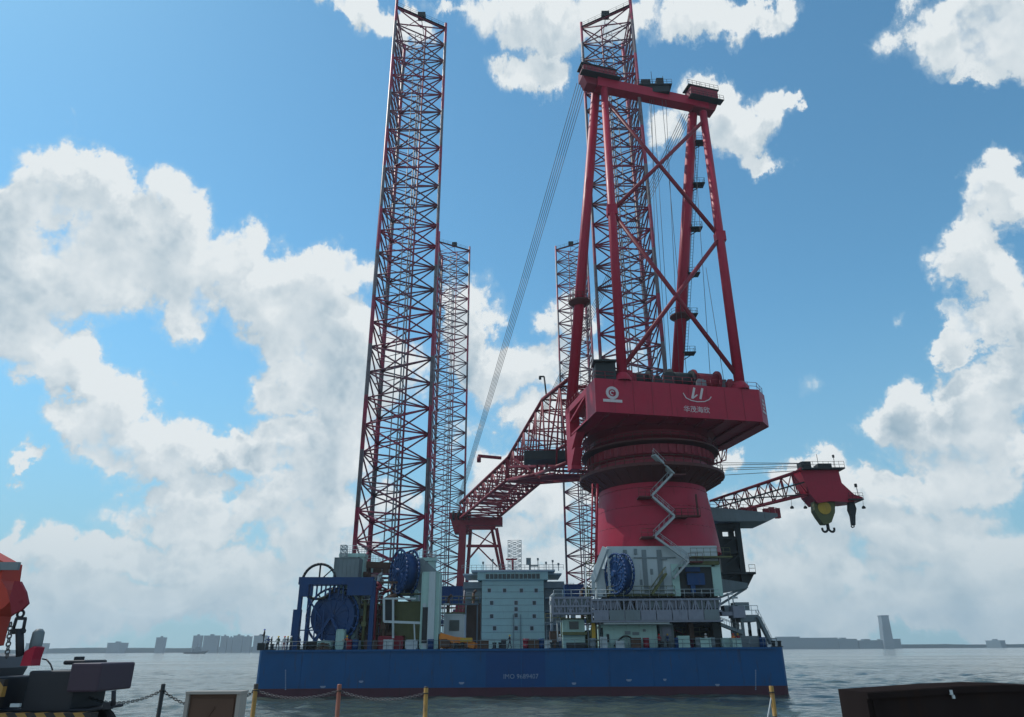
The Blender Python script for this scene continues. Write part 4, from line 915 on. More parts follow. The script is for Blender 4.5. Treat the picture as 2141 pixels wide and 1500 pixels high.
# ================================================================== REELS
def reel(label, u, v, Rr, Y, wid, yaw, frame=True, mat='blue', rings=1):
    c = at(u, v, Y); ax = Vector((math.sin(yaw), math.cos(yaw), 0)); sd_ = Vector((math.cos(yaw), -math.sin(yaw), 0))
    r_ = root('hose_reel', (c.x, c.y, DECK), label, 'reel', 'blue reels on the deck')
    for s_ in (-1, 1):
        f = c+ax*s_*wid/2; m_ = MB(); m_.ring(f, Rr, .16, ax, 32, 6); m_.ring(f, Rr*.62, .1, ax, 24, 5)
        for k in range(14):
            t = 2*math.pi*k/14; d = sd_*math.cos(t)+Vector((0,0,math.sin(t))); m_.beam(f+d*.4, f+d*Rr, .16, .16)
        m_.build('flange', mat, r_)
    m_ = MB(); m_.tube(c-ax*wid/2, c+ax*wid/2, Rr*.84, n=32); m_.tube(c-ax*(wid/2+.5), c+ax*(wid/2+.5), .4, n=12); m_.build('drum', mat, r_)
    if frame:
        for s_ in (-1, 1):
            m_ = MB()
            for d in (-1, 1):
                b = c+ax*s_*(wid/2+.5); m_.beam(b, Vector((b.x, b.y, DECK))+sd_*d*Rr*.7, .35)
            m_.build('stand', mat, r_)
    else:
        m_ = MB(); m_.beam(c, c+Vector((0,1.6,-.4)), .8, .8); m_.beam(c+Vector((0,1.4,0)), c+Vector((0,1.4,-3.2)), 2.6, .5); m_.build('bracket', mat, r_)
    return r_
reel('largest dark blue reel near the left end of the deck', 702, 1290, 3.75, 105.2, 2.6, R(8))
reel('blue reel high up in front of the left leg, seen at a slant', 846, 1196, 3.0, 104.8, 1.8, R(58), False)
reel('dark blue reel on the pale base of the crane', 1295, 1200, 2.65, 101.7, 1.3, R(66), False)
# gantry over the big reel
gr = root('reel_gantry', at(700, 1340, 103.6), 'dark blue gantry frame with an arched wheel above the largest reel', 'gantry')
pL, pR = at(632,1215,103.2), at(782,1216,103.2)
m = MB(); m.beam((pL.x,103.2,DECK),(pL.x,103.2,pL.z), .5, .6); m.beam((pL.x-.2,103.2,DECK),(pL.x-.2,103.2,at(632,1275,103.2).z), 1.0, .9); m.build('post', 'blue', gr); m = MB(); m.beam((pR.x,103.2,DECK),(pR.x,103.2,pL.z), .6, .6)
m.build('post', 'blue', gr); m = MB(); m.beam((pL.x,108,DECK),(pL.x,108,pL.z), .5, .6); m.build('post', 'blue', gr)
m = MB(); m.beam((pL.x-.4,103.2,pL.z),(pR.x,103.2,pL.z-.1), .8, 1.0); m.beam((pL.x-.1,103.2,pL.z-1.3),(pL.x+1.1,103.2,pL.z-1.3), 1.0, 1.6); m.beam((pL.x,108,pL.z),(pR.x,108,pL.z), .5, .6); m.beam((pR.x-3.6,103.0,pL.z-1.0),(pR.x,103.0,pL.z-1.0), .5, 2.0); m.build('top_beam', 'blue', gr)
m = MB(); c = at(667, 1216, 103.6); m.ring(c, 2.35, .2, (0,1,0), 30, 6); m.beam(c, c+Vector((0,0,2.3)), .2); m.beam(c, c+Vector((1.7,0,1.6)), .14); m.build('arched_wheel', 'dark', gr)
m = MB()
for i in range(11): x = pL.x+.9+i*.62; m.beam((x,103.3,pL.z-.4),(x,103.3,pL.z-1.5-.5*(i%3)), .2)
for i in range(3): x = pL.x+1.2+i*1.1; m.beam((x,103.4,DECK),(x,103.4,DECK+5.2), .16)
m.beam((pL.x,103.4,DECK+2.5),(pL.x+3.6,103.4,DECK+2.5), .15); m.beam((pL.x+.4,103.4,pL.z-1.4),(pL.x+3.0,103.4,DECK+4.0), .2); m.build('hangers', 'blue', gr)
r_ = root('pipe_rack', at(800,1340,105), 'tangle of rusty brown pipes and valves right of the largest reel', 'pipework')
for k in range(9):
    a = at(758+k*7, 1352, 104+k%3); m = MB(); z = DECK+rnd.uniform(3, 8.5)
    m.path([(a.x,a.y,DECK),(a.x,a.y,z),(a.x+rnd.uniform(-1,1.2),a.y+.4,z+.4),(a.x+rnd.uniform(-1,2),a.y+.4,z+.9)], rnd.uniform(.12,.3), 7); m.cbox((a.x,a.y-.1,DECK+rnd.uniform(1,5)), .7,.6,.6); m.build('pipe', rnd.choice(['brown','olive','brown','redd']), r_)
m = MB()
for z in (8, 10.2, 12.4, 14.8): m.beam((at(752,1300,104).x,104.6,z),(at(826,1300,104).x,104.6,z), .3)
m.build('rack_beams', 'brown', r_)

# ================================================================== DECK STRUCTURES AND STORES
def dbox(u0, v0, u1, v1, Y, dep, mat, name, label, cat, ribs=True, group=None, floor=True):
    a, b = at(u0, v0, Y), at(u1, v1, Y); z0_ = DECK if floor else b.z
    r_ = root(name, ((a.x+b.x)/2, Y, z0_), label, cat, group)
    m_ = MB(); m_.box(a.x, b.x, Y, Y+dep, z0_, a.z); m_.build('body', mat, r_)
    m_ = MB(); h_ = a.z-z0_
    for x in (a.x+.06, b.x-.06): m_.beam((x,Y-.03,z0_),(x,Y-.03,a.z), .14, .1)
    for z in (z0_+.07, a.z-.07): m_.beam((a.x,Y-.03,z),(b.x,Y-.03,z), .1, .14)
    if ribs:
        k = max(2, int((b.x-a.x)/.55))
        for i in range(1, k): x = a.x+(b.x-a.x)*i/k; m_.box(x-.05, x+.05, Y-.05, Y-.003, z0_+.14, a.z-.14)
    m_.build('frame', mat, r_); return r_
def opening(r_, u0, v0, u1, v1, Y, mat='dark', nm='door'):
    a, b = at(u0, v0, Y), at(u1, v1, Y); m_ = MB(); m_.box(a.x, b.x, Y-.08, Y-.01, b.z, a.z); return m_.build(nm, mat, r_)
w1 = dbox(1256, 1305, 1376, 1357, 103.4, 5, 'green', 'workshop_container', 'long pale mint workshop under the grey gangway', 'container')
for q in ((1256,1313,1262,1352),(1268,1326,1274,1343)): opening(w1, *q, 103.35)
for q in ((1306,1320,1318,1327),(1322,1322,1336,1328),(1344,1316,1350,1321)): opening(w1, *q, 103.35, 'grey', 'window')
w2 = dbox(1378, 1304, 1411, 1357, 103.8, 4, 'grey', 'workshop_container', 'grey container right of the long mint workshop', 'container'); opening(w2, 1384, 1312, 1404, 1330, 103.75, 'gang', 'window')
w3 = dbox(1176, 1296, 1224, 1357, 104, 5, 'green', 'deck_cabin', 'pale green two storey deck cabin right of the deck house tower', 'cabin'); opening(w3, 1190, 1300, 1210, 1316, 103.95, 'glass', 'window'); opening(w3, 1184, 1344, 1226, 1356, 103.95, 'dark', 'door')
m = MB(); a, b = at(1176,1322,103.9), at(1226,1328,103.9); m.box(a.x, b.x, 103.3, 104, b.z, a.z); m.build('canopy', 'olive', w3)
w4 = dbox(928, 1284, 970, 1325, 107, 4, 'white', 'control_cabin', 'white cabin with one big window behind the orange machine', 'cabin', ribs=False); opening(w4, 940, 1297, 960, 1319, 106.95, 'glass', 'window')
w5 = dbox(883, 1196, 915, 1357, 102.6, 3.5, 'green', 'trunk_casing', 'tall narrow grey green casing right of the left jacking frame', 'casing', ribs=False)
m = MB(); a = at(905,1196,102.4); b = at(905,1357,102.4); m.beam((a.x,102.4,DECK),(a.x,102.4,a.z), .9, .5); m.build('corner_duct', 'white', w5); opening(w5, 884, 1270, 898, 1345, 102.55, 'dark', 'recess_shade_plate')  # dark plate on the casing front, coloured for a recess in shade
m = MB(); pts = [at(868,1170,104), at(884,1168,104), at(916,1196,104), at(884,1240,104), at(866,1230,104)]; m.prism(pts, (0,4,0)); m.build('sloping_top', 'grey', w5)
dbox(700, 1166, 748, 1213, 103.5, 4, 'grey', 'switchgear_house', 'grey house perched left of the left leg foot', 'house', ribs=True, floor=False)
a = at(702,1214,105); hst = root('house_stilts', (a.x+1.9,105.5,DECK), 'slim posts carrying the grey house by the left leg', 'posts')
for dx in (0, 3.2): m = MB(); m.beam((a.x+dx+.3,105.5,DECK),(a.x+dx+.3,105.5,a.z+.1), .3); m.build('post', 'grey', hst)
mast(712, 724, 1140, 1166, 104.5, 'tiny pale lattice mast on the grey house by the left leg', lv=3)
# white portal frames
pf = root('portal_frame', at(845,1357,102.8), 'pale grey portal frames in front of the left leg foot', 'frame')
for (u0, v0, u1, v1, w_) in [(803,1252,803,1300,4),(822,1250,822,1335,4),(888,1262,888,1357,7),(803,1252,870,1252,3.5),(803,1300,884,1303,4.5),(822,1306,822,1330,4),(866,1305,868,1357,2.5)]:
    m = MB(); m.beam(at(u0,v0,102.8), at(u1,v1,102.8), w_/14.5, w_/14.5); m.build('member', 'white', pf)
m = MB(); a, b = at(806,1256,103.6), at(820,1297,103.6); m.box(a.x, b.x, 103.6, 104.6, b.z, a.z); m.build('panel', 'dark', pf)
for (u0, v0, u1, v1, Y, mt, nm, lab, cat) in [
    (826,1258,884,1298,105,'olive','pump_skid','olive green pump skid behind the pale portal frame','pump skid'),
    (848,1338,872,1356,102.4,'white','storage_box','white box standing alone under the pale portal frame','box'),
    (791,1330,842,1356,103.6,'redd','winch_unit','dark red winch unit on deck left of the white box','winch'),
    (762,1338,788,1356,103.2,'brown','valve_chest','rusty chest between the big reel and the dark red winch','chest'),
    (704,1316,720,1326,102.6,'green','small_cabinet','small pale cabinet in front of the largest reel','cabinet'),
    (640,1342,662,1356,102.6,'dark','deck_locker','low black locker under the blue gantry','locker'),
    (664,1340,690,1356,102.4,'green','deck_locker','pale green locker right of the low black locker','locker'),
    (1226,1318,1250,1357,104.2,'olive','generator_set','olive generator set left of the mint workshop','generator'),
    (1150,1320,1172,1357,106,'brown','pump_house','rusty pump house right of the deck house tower','pump house'),
    (976,1262,1004,1357,120,'brown','machinery_stack','dark brown machinery stack left of the deck house tower','machinery'),
    (918,1226,966,1262,140,'blue','far_winch','dark blue winch house far behind the white cabin','winch house'),
    (1180,1222,1222,1250,140,'blue','far_winch','dark blue winch house at the foot of the far right leg','winch house'),
    (1412,1306,1504,1352,108,'dark','engine_bay_shade_block','black block coloured as the shaded engine bay under the right end of the gangway','engine bay'),  # solid block; its black colour stands in for the bay's shade
    (1440,1302,1452,1336,103.8,'brown','exhaust_trunk','rusty brown trunk in front of the black engine bay','trunk'),
    (1508,1334,1530,1352,103.4,'green','deck_locker','pale grey green locker left of the stair tower','locker'),
    (1226,1228,1236,1296,103.6,'olive','tall_vent','narrow olive vent left of the crane base','vent'),
    (1246,1190,1268,1248,104,'white','side_house','white side house hugging the left of the crane base','house')]:
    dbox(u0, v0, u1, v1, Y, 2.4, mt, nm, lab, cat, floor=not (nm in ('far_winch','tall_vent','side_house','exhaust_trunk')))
# many small stores along the deck edge, each a thing
items = [(648,'coiled hose'),(676,'pallet'),(730,'drum'),(742,'drum'),(812,'crate'),(900,'drum'),(1010,'crate'),(1100,'drum'),(1116,'crate'),(1132,'drum'),(1146,'crate'),(1240,'drum'),(1262,'crate'),(1296,'crate'),(1330,'crate'),(1352,'drum'),(1418,'drum'),(1430,'crate'),(1462,'drum'),(1475,'crate'),(1490,'drum'),(1540,'crate'),(1596,'drum')]
locs = {648:'below the blue gantry',676:'in front of the largest reel',730:'right below the largest reel, left of its twin',742:'right below the largest reel, right of its twin',812:'in front of the dark red winch',900:'at the foot of the tall green casing',1010:'at the left corner of the deck house tower',1100:'before the right half of the deck house tower',1116:'under the lowest right window of the deck house tower',1132:'at the right corner of the deck house tower',1146:'beside the rusty pump house',1240:'in front of the olive generator',1262:'by the left door of the mint workshop',1296:'before the middle of the mint workshop, left one',1330:'before the middle of the mint workshop, right one',1352:'near the right end of the mint workshop',1418:'left of the rusty trunk',1430:'close against the rusty trunk',1462:'right of the rusty trunk, left of two drums',1475:'between two drums before the black engine bay',1490:'at the right end of the black engine bay',1540:'at the foot of the stair tower',1596:'last store on the deck, by the right railing'}
mcol = {'drum':['blue','redd','grey'],'crate':['white','brown','green'],'pallet':['brown'],'coiled hose':['rubber']}
adj = {'blue':'dark blue','redd':'dark red','grey':'grey','white':'whitish','brown':'brown','green':'pale green','rubber':'black'}
for i, (u, kind) in enumerate(items):
    p = at(u, 1357, 102.2); p.z = DECK; mt = rnd.choice(mcol[kind]); m = MB()
    if kind == 'drum': m.lathe(p, [(0,0),(.42,0),(.42,.3),(.44,.32),(.42,.34),(.42,.9),(.44,.92),(.44,1.25),(0,1.25)], 14)
    elif kind == 'crate':
        w_, h_ = rnd.uniform(.9,1.6), rnd.uniform(.9,1.5); m.cbox(p+Vector((0,0,h_/2)), w_, 1.0, h_)
        for z in (.1, h_/2, h_-.1): m.cbox(p+Vector((0,-.53,z)), w_+.06, .05, .12)
        for s_ in (-1, 0, 1): m.cbox(p+Vector((s_*w_*.46,-.56,h_/2)), .1, .05, h_+.04)
    elif kind == 'pallet':
        for k in range(4): m.cbox(p+Vector((0,0,.1+.22*k)), 2.0-.2*k, 1.1, .12); m.cbox(p+Vector((rnd.uniform(-.5,.5),0,.2+.22*k)), .3, 1.0, .1)
    else:
        for k in range(3): m.ring(p+Vector((0,.4,.15+.22*k)), .6-.05*k, .11, (0,0.02,1), 16, 6)
    single(m, kind.replace(' ','_'), mt, adj[mt]+' '+kind+' '+locs[u], kind, 'stores along the deck edge')
# mooring bollards
for i, (u, lab) in enumerate(((562,'left end of the deck by the crew'),(630,'foot of the blue gantry'),(960,'right of the orange machine'),(1040,'foot of the deck house tower'),(1160,'foot of the rusty pump house'),(1392,'foot of the grey container'),(1625,'extreme right corner of the deck'))):
    p = at(u, 1357, 101.8); p.z = DECK; m = MB()
    for dx in (-.4, .4): m.lathe(p+Vector((dx,0,0)), [(.22,0),(.22,.6),(.3,.65),(.3,.78),(0,.8)], 12)
    m.cbox(p+Vector((0,0,.05)), 1.5, .6, .1); single(m, 'mooring_bollard', 'dark', 'black twin mooring bollard at the '+lab, 'bollard', 'mooring bollards along the barge edge')
# deck light posts / standpipes
for i, (u, v, lab) in enumerate([(782,1238,'between the big reel and the portal frame'),(930,1264,'behind the orange machine'),(1165,1300,'left of the pale green cabin'),(1252,1298,'left of the mint workshop'),(1522,1242,'right of the crane base, left of two'),(1532,1250,'right of the crane base, right of two'),(1602,1340,'at the foot of the outer stairs')]):
    p = at(u, v, 104.4); m = MB(); m.tube((p.x,p.y,DECK),(p.x,p.y,p.z), .09, n=6); m.cbox((p.x+.25,p.y,p.z), .8, .35, .25); single(m, 'deck_light_post', 'pipe', 'thin pale deck light post '+lab, 'light post', 'deck light posts')
# railed galleries and exhausts: the busy middle layers of the deck
gal = [(752,826,1232,107,'rusty railed gallery behind the rusty pipe tangle','brown'),(756,800,1262,103.9,'short low railed gallery in front of the rusty pipe tangle','olive'),
       (826,882,1240,104.6,'olive railed gallery just above the pale portal frame','olive'),(918,1000,1262,118,'grey railed gallery behind the white cabin','grey'),
       (916,972,1280,110,'olive railed gallery on top of the white cabin','olive'),(1140,1180,1300,109,'railed gallery between the deck house tower and the pale green cabin','grey'),
       (1172,1250,1292,104.5,'olive railed gallery over the pale green cabin','olive'),(1256,1404,1304,103.1,'thin railed gallery along the roof of the mint workshop','white'),
       (1410,1500,1330,105.5,'low railed gallery inside the black engine bay','brown'),(1272,1412,1243,101.9,'yellow edged gallery at the foot of the pale crane base','olive')]
for (u0, u1, v, Y, lab, mt) in gal:
    a, b = at(u0,v,Y), at(u1,v,Y); r_ = root('railed_gallery', ((a.x+b.x)/2,Y,DECK), lab, 'gallery', 'railed galleries above the deck')
    m = MB(); m.box(a.x, b.x, Y, Y+1.4, a.z-.2, a.z-.05); m.build('floor', mt, r_)
    m = MB(); m.rail([(a.x,Y+.05,a.z-.05),(b.x,Y+.05,a.z-.05)], 1.1, .04, 1.1, 2); m.build('railing', rnd.choice(['olive','white','white']), r_)
    if v > 1250 or u0 < 900:
        for x in (a.x+.2, b.x-.2): m = MB(); m.beam((x,Y+1.2,DECK),(x,Y+1.2,a.z-.2), .18); m.build('post', mt, r_)
exh = [(770,1222,105.5,'rust brown pipe stack left of the pair between reel and leg'),(792,1205,106,'taller rust pipe stack right behind the pipe tangle'),(822,1218,106,'pipe stack close to the left side of the slanted reel'),
       (938,1250,112,'pipe stack behind the white cabin'),(990,1240,121,'pipe stack on the dark machinery stack'),(1152,1248,112,'pipe stack right of the deck house tower'),(1215,1236,106,'pipe stack left of the scaffold tower'),(1538,1272,106,'pipe stack on the stair tower')]
for (u, v, Y, lab) in exh:
    p = at(u, v, Y); m = MB(); m.tube((p.x,Y,DECK),(p.x,Y,p.z), .22, n=10); m.tube((p.x,Y,p.z),(p.x+.5,Y,p.z+.4), .22, n=10); m.lathe((p.x,Y,0), [(.3,p.z-1.2),(.3,p.z-.6)], 10)
    single(m, 'pipe_stack', rnd.choice(['brown','grey','pipe']), lab, 'pipe stack', 'pipe stacks on the deck')
# orange folding crane on deck
oc = root('orange_deck_crane', at(958,1357,103), 'orange yellow folded deck crane before the white cabin', 'deck crane')
P_ = lambda u, v, Y=103.2: at(u, v, Y)
m = MB(); m.prism([P_(918,1326),(P_(938,1330)),P_(1000,1346),P_(1002,1356),P_(918,1356)], (0,2.2,0)); m.build('body', 'orange', oc)
m = MB(); m.beam(P_(920,1330,102.8), P_(992,1350,102.8), .7, .8); m.beam(P_(936,1334,102.6), P_(988,1340,102.6), .5, .5); m.build('folded_arm', 'orange', oc)
m = MB(); m.cbox(P_(932,1345,102.9), 1.2, 1.0, 1.0); m.cbox(P_(960,1350,102.7), 2.2, .8, .6); m.build('base', 'brown', oc)
m = MB(); m.cbox(P_(975,1338,102.3), 1.6, .3, .5); m.build('counterweight', 'yellow', oc)
# olive/yellow gantry left of mint workshop
yg = root('yellow_davit', at(1238,1357,103.2), 'dull yellow davit arm left of the mint workshop', 'davit')
m = MB(); m.beam(at(1242,1357,103.2), at(1240,1298,103.2), .5, .5); m.build('post', 'yellow', yg); m = MB(); m.beam(at(1226,1300,103.2), at(1250,1296,103.2), .4, .4); m.beam(at(1234,1330,103.2), at(1240,1300,103.2), .25); m.build('arm', 'olive', yg)
# hoses looped in front of the mint workshop
hs_ = MB(); pts = []
for k in range(13): t = k/12; p = at(1284+50*t, 1352-22*math.sin(math.pi*t), 102.9); pts.append(p)
hs_.path(pts, .12, 6); single(hs_, 'arched_hose', 'rubber', 'black hose arched up in front of the mint workshop', 'hose')
# left support frame joining side of crane base to deck
sf = root('access_tower', at(1236,1245,104.5), 'thin pale scaffold tower against the left of the crane base', 'scaffold')
for (u, v) in ((1224,1186),(1246,1186)):
    for y in (104, 106.4): p = at(u, v, y); m = MB(); m.tube((p.x,y,DECK),(p.x,y,p.z), .11, n=6); m.build('post', 'white', sf)
m = MB(); x0_, x1_ = at(1224,1200,104).x, at(1246,1200,104).x
for i in range(7):
    z = DECK+1+i*1.7; m.beam((x0_,104,z),(x1_,104,z), .12); m.beam((x0_,104,z),(x1_,104,z+1.7), .1)
m.build('bracing', 'olive', sf)
# thin red pipes left of pedestal
pr = root('cable_riser', at(1243,1100,108), 'pair of red cable risers running up left of the pedestal', 'riser')
for (u, r__) in ((1237,.13),(1247,.2)):
    a, b = at(u-1,1180,107), at(u+2,1012,107); m = MB(); m.tube(a, b, r__, n=8); m.build('pipe', 'red', pr)
m = MB()
for v in range(1020, 1180, 16): m.beam(at(1236,v,107), at(1249,v,107), .16)
m.build('clamps', 'redd', pr)

# ================================================================== PEOPLE (crew on deck)
def person_mesh(pose):
    """one continuous skinned body, 1.75 m tall; pose: arm angles and stride"""
    la, ra, st_ = pose
    J = {'pel':(0,0,.95),'ch':(0,0,1.3),'nk':(0,0,1.48),'hd':(0,-.02,1.58),'top':(0,-.02,1.70)}
    e = [('pel','ch'),('ch','nk'),('nk','hd'),('hd','top')]; rad = {'pel':.15,'ch':.17,'nk':.06,'hd':.10,'top':.08}
    for s_, nm, an in ((-1,'l',la),(1,'r',ra)):
        sh = Vector((s_*.19,0,1.42)); el = sh+Vector((s_*.06,-math.sin(an)*.28,-math.cos(an)*.28)); hn = el+Vector((0,-math.sin(an+.5)*.25,-math.cos(an+.5)*.25)); fg = hn+Vector((0,-math.sin(an+.6)*.14,-math.cos(an+.6)*.14))
        for k, p, r_ in (('sh',sh,.065),('el',el,.05),('hn',hn,.035),('fg',fg,.028)): J[nm+k] = tuple(p); rad[nm+k] = r_
        e += [('ch',nm+'sh'),(nm+'sh',nm+'el'),(nm+'el',nm+'hn'),(nm+'hn',nm+'fg')]
        kn = (s_*.11, -s_*st_*.5-.03, .5); ft = (s_*.12, -s_*st_, .07); to = (s_*.13, -s_*st_-.17, .05)
        for k, p, r_ in (('hp',(s_*.1,0,.88),.10),('kn',kn,.07),('ft',ft,.05),('to',to,.045)): J[nm+k] = p; rad[nm+k] = r_
        e += [('pel',nm+'hp'),(nm+'hp',nm+'kn'),(nm+'kn',nm+'ft'),(nm+'ft',nm+'to')]
    ks = list(J); me = bpy.data.meshes.new('person'); me.from_pydata([J[k] for k in ks], [(ks.index(a), ks.index(b)) for a, b in e], [])
    ob = bpy.data.objects.new('tmp', me); COL.objects.link(ob); md = ob.modifiers.new('s','SKIN')
    sk = me.skin_vertices[0].data if me.skin_vertices else None
    if sk is None:
        bpy.context.view_layer.objects.active = ob; bpy.ops.mesh.customdata_skin_add(); sk = me.skin_vertices[0].data
    for i, k in enumerate(ks): sk[i].radius = (rad[k], rad[k]*(.7 if k in ('pel','ch') else 1)); sk[i].use_root = (k == 'pel')
    ob.modifiers.new('u','SUBSURF').levels = 1
    dg = bpy.context.evaluated_depsgraph_get(); dg.update(); out = bpy.data.meshes.new_from_object(ob.evaluated_get(dg))
    bpy.data.objects.remove(ob); return out
def cloth(top, leg):
    key = 'clothes_%s_%s' % (top[0], leg[0])
    if key in M: return M[key]
    mt, n_, b_ = new_mat(key); tcn = n_.new('ShaderNodeTexCoord'); s_ = n_.new('ShaderNodeSeparateXYZ'); n_.put(s_.inputs[0], tcn.outputs['Object'])
    c_ = n_.mix(n_.math('GREATER_THAN', s_.outputs[2], .93), leg[1]+(1,), top[1]+(1,)); c_ = n_.mix(n_.math('GREATER_THAN', s_.outputs[2], 1.47), c_, (.33,.19,.13,1)); c_ = n_.mix(n_.math('LESS_THAN', s_.outputs[2], .1), c_, (.02,.02,.02,1))
    n_.put(b_.inputs['Base Color'], c_); b_.inputs['Roughness'].default_value = .85; M[key] = mt; return mt
TOPS = {'or':('orange jacket',(.55,.15,.03)),'bl':('blue coverall',(.03,.07,.2)),'dk':('dark jacket',(.03,.03,.035)),'gr':('grey green jacket',(.10,.13,.09)),'rd':('red coverall',(.28,.03,.04)),'wh':('pale shirt',(.45,.45,.45))}
LEGS = {'dk':('dark trousers',(.03,.03,.04)),'bl':('blue trousers',(.03,.06,.16)),'rd':('red trousers',(.22,.03,.035))}
HM = {'y':('yellow',(.6,.4,.03)),'w':('white',(.7,.7,.7)),'r':('red',(.5,.03,.03)),'b':('blue',(.03,.1,.4))}
for k, (nm, c_) in HM.items(): M['helm'+k] = paint('helmet_'+nm, c_, .35, .05, .1)
poses = [(.1,.2,.05),(.9,.2,.12),(.3,1.2,.0),(.0,.5,.2)]
pm = [person_mesh(p) for p in poses]
crew = [(549,'dk','dk','b','far left crewman raised above the left deck corner',.9),(559,'bl','dk','b','second crewman from the left end',0),(566,'dk','dk','w','third crewman from the left end',0),
 (580,'gr','dk','y','crewman standing apart left of the three',0),(593,'wh','rd','r','left one of the close group of three',0),(600,'dk','bl','y','middle one of the close group of three',0),(607,'gr','dk','w','right one of the close group of three',0),
 (618,'dk','rd','y','crewman just left of the blue gantry post',0),(624,'bl','bl','w','crewman close against the blue gantry post',0),
 (724,'or','dk','y','crewman in front of the right edge of the largest reel',0),(934,'or','bl','w','crewman standing in front of the orange crane',0),(1066,'dk','dk','y','crewman before the door of the deck house tower',0),
 (1172,'wh','bl','w','crewman left of the pale green cabin',0),(1380,'rd','dk','r','crewman left of the grey container',0),(1398,'bl','bl','y','crewman before the grey container',0),(1478,'wh','dk','w','crewman before the black engine bay',0),
 (1536,'or','bl','r','left of two crewmen beside the stair tower',0),(1546,'rd','rd','y','right of two crewmen beside the stair tower',0)]
for i, (u, t_, l_, h_, lab, up_) in enumerate(crew):
    p = at(u, 1357, 102.6+(i % 3)*.5); me_ = pm[i % 4].copy(); me_.materials.clear(); me_.materials.append(cloth((t_, TOPS[t_][1]), (l_, LEGS[l_][1])))
    for pl in me_.polygons: pl.use_smooth = True
    o = bpy.data.objects.new('person', me_); COL.objects.link(o); o.location = (p.x, p.y, DECK+up_); o.rotation_euler = (0,0,rnd.uniform(-1.2,1.2)+(3.14 if i % 4 == 3 else 0))
    tag(o, '%s, %s and %s helmet' % (lab, TOPS[t_][0], HM[h_][0]), 'person', 'crew standing on the barge deck')
    m = MB(); m.lathe((0,-.02,1.60), [(.165,.02),(.145,.03),(.135,.09),(.09,.16),(0,.185)], 14); hh = m.build('helmet', 'helm'+h_); hh.parent = o
    if up_: 
        m = MB(); m.cbox((p.x,p.y,DECK+up_/2), 1.2, 1.0, up_); m.cbox((p.x,p.y-.52,DECK+up_/2), 1.26, .05, .1); single(m, 'mooring_winch', 'dark', 'dark mooring winch casing under the far left crewman', 'winch')

# ================================================================== FOREGROUND QUAY
GZ = 4.35
def fpost(u, vt, Y, mat, label, r_=.037):
    p = at(u, vt, Y); m_ = MB(); m_.lathe((p.x,p.y,0), [(r_*2.4,GZ),(r_*2.4,GZ+.02),(r_,GZ+.03),(r_,p.z-.01),(r_*.8,p.z),(0,p.z)], 14)
    rr = root('chain_post', (p.x,p.y,GZ), label, 'post', 'chain posts along the quay edge'); m_.build('tube', mat, rr)
    m_ = MB(); m_.ring((p.x, p.y, p.z-.10), r_+.012, .008, (0,0,1), 14, 5); m_.build('chain_eye', 'dark', rr); return Vector((p.x, p.y, p.z-.10))
q0 = fpost(342,1430,13.0,'dark','black chain post left of the brown cabinet',.034)
q1 = fpost(536,1430,13.0,'post','dull yellow and black chain post at the left end of the blue hull')
q2 = fpost(710,1431,13.0,'posto','orange chain post between two hanging chains')
q3 = fpost(891,1436,13.0,'post','yellow chain post where the hanging chain ends on the right')
q4 = fpost(1612,1434,13.0,'post','lone yellow chain post at the right end of the blue hull')
def chain(a, b, sag, label, mat='rope', r_=.008):
    n = 36; m_ = MB(); pts = [a.lerp(b, k/n)-Vector((0,0,sag*4*(k/n)*(1-k/n))) for k in range(n+1)]
    for k in range(n):
        d = pts[k+1]-pts[k]; ax = d.normalized(); s_ = ax.cross(Vector((0,1,0) if k % 2 else (0,0,1))).normalized()*.016
        m_.tube(pts[k]-d*.15+s_, pts[k+1]+d*.15+s_, r_*.8, n=5); m_.tube(pts[k]-d*.15-s_, pts[k+1]+d*.15-s_, r_*.8, n=5)
    return single(m_, 'hanging_chain', mat, label, 'chain', 'chains between the quay posts')
chain(q1, q2, .115, 'pale chain hanging left of the orange post'); chain(q2, q3, .115, 'pale chain hanging right of the orange post')
qm = at(175,1432,13.0); chain(Vector((qm.x,13.0,q0.z-.05)), q0, .16, 'dark chain hanging left of the black post', 'dark')
chain(q0, q1, .26, 'dark chain dipping behind the brown cabinet', 'dark')
m = MB(); m.tube(q4-Vector((0,0,.02)), (q4.x-.35, 12.9, GZ), .014, n=6); single(m, 'stay_wire', 'pipe', 'thin slanting stay wire beside the lone right post', 'wire')
# brown electric cabinet
ca = root('electric_cabinet', at(456,1500,12.0), 'brown panelled cabinet with pale frame on the quay', 'cabinet'); ca.location.z = GZ
a = at(398,1446,12.0); b = at(500,1446,12.0)
m = MB(); m.box(a.x, b.x, 12.0, 12.2, GZ, a.z-.04); m.build('body', 'brown', ca)
m = MB(); m.box(a.x-.04, b.x+.06, 11.93, 12.26, a.z-.038, a.z)
m.box(a.x-.04, a.x+.015, 11.95, 12.24, GZ, a.z-.04); m.box(b.x-.01, b.x+.05, 11.95, 12.24, GZ, a.z-.04); m.build('frame', 'conc', ca)
m = MB(); m.beam((a.x+.28,11.985,a.z-.42),(a.x+.42,11.985,a.z-.22), .03, .02); m.box(a.x+.05, b.x-.05, 11.985, 11.998, GZ+.1, a.z-.10); m.build('door', 'brown', ca)
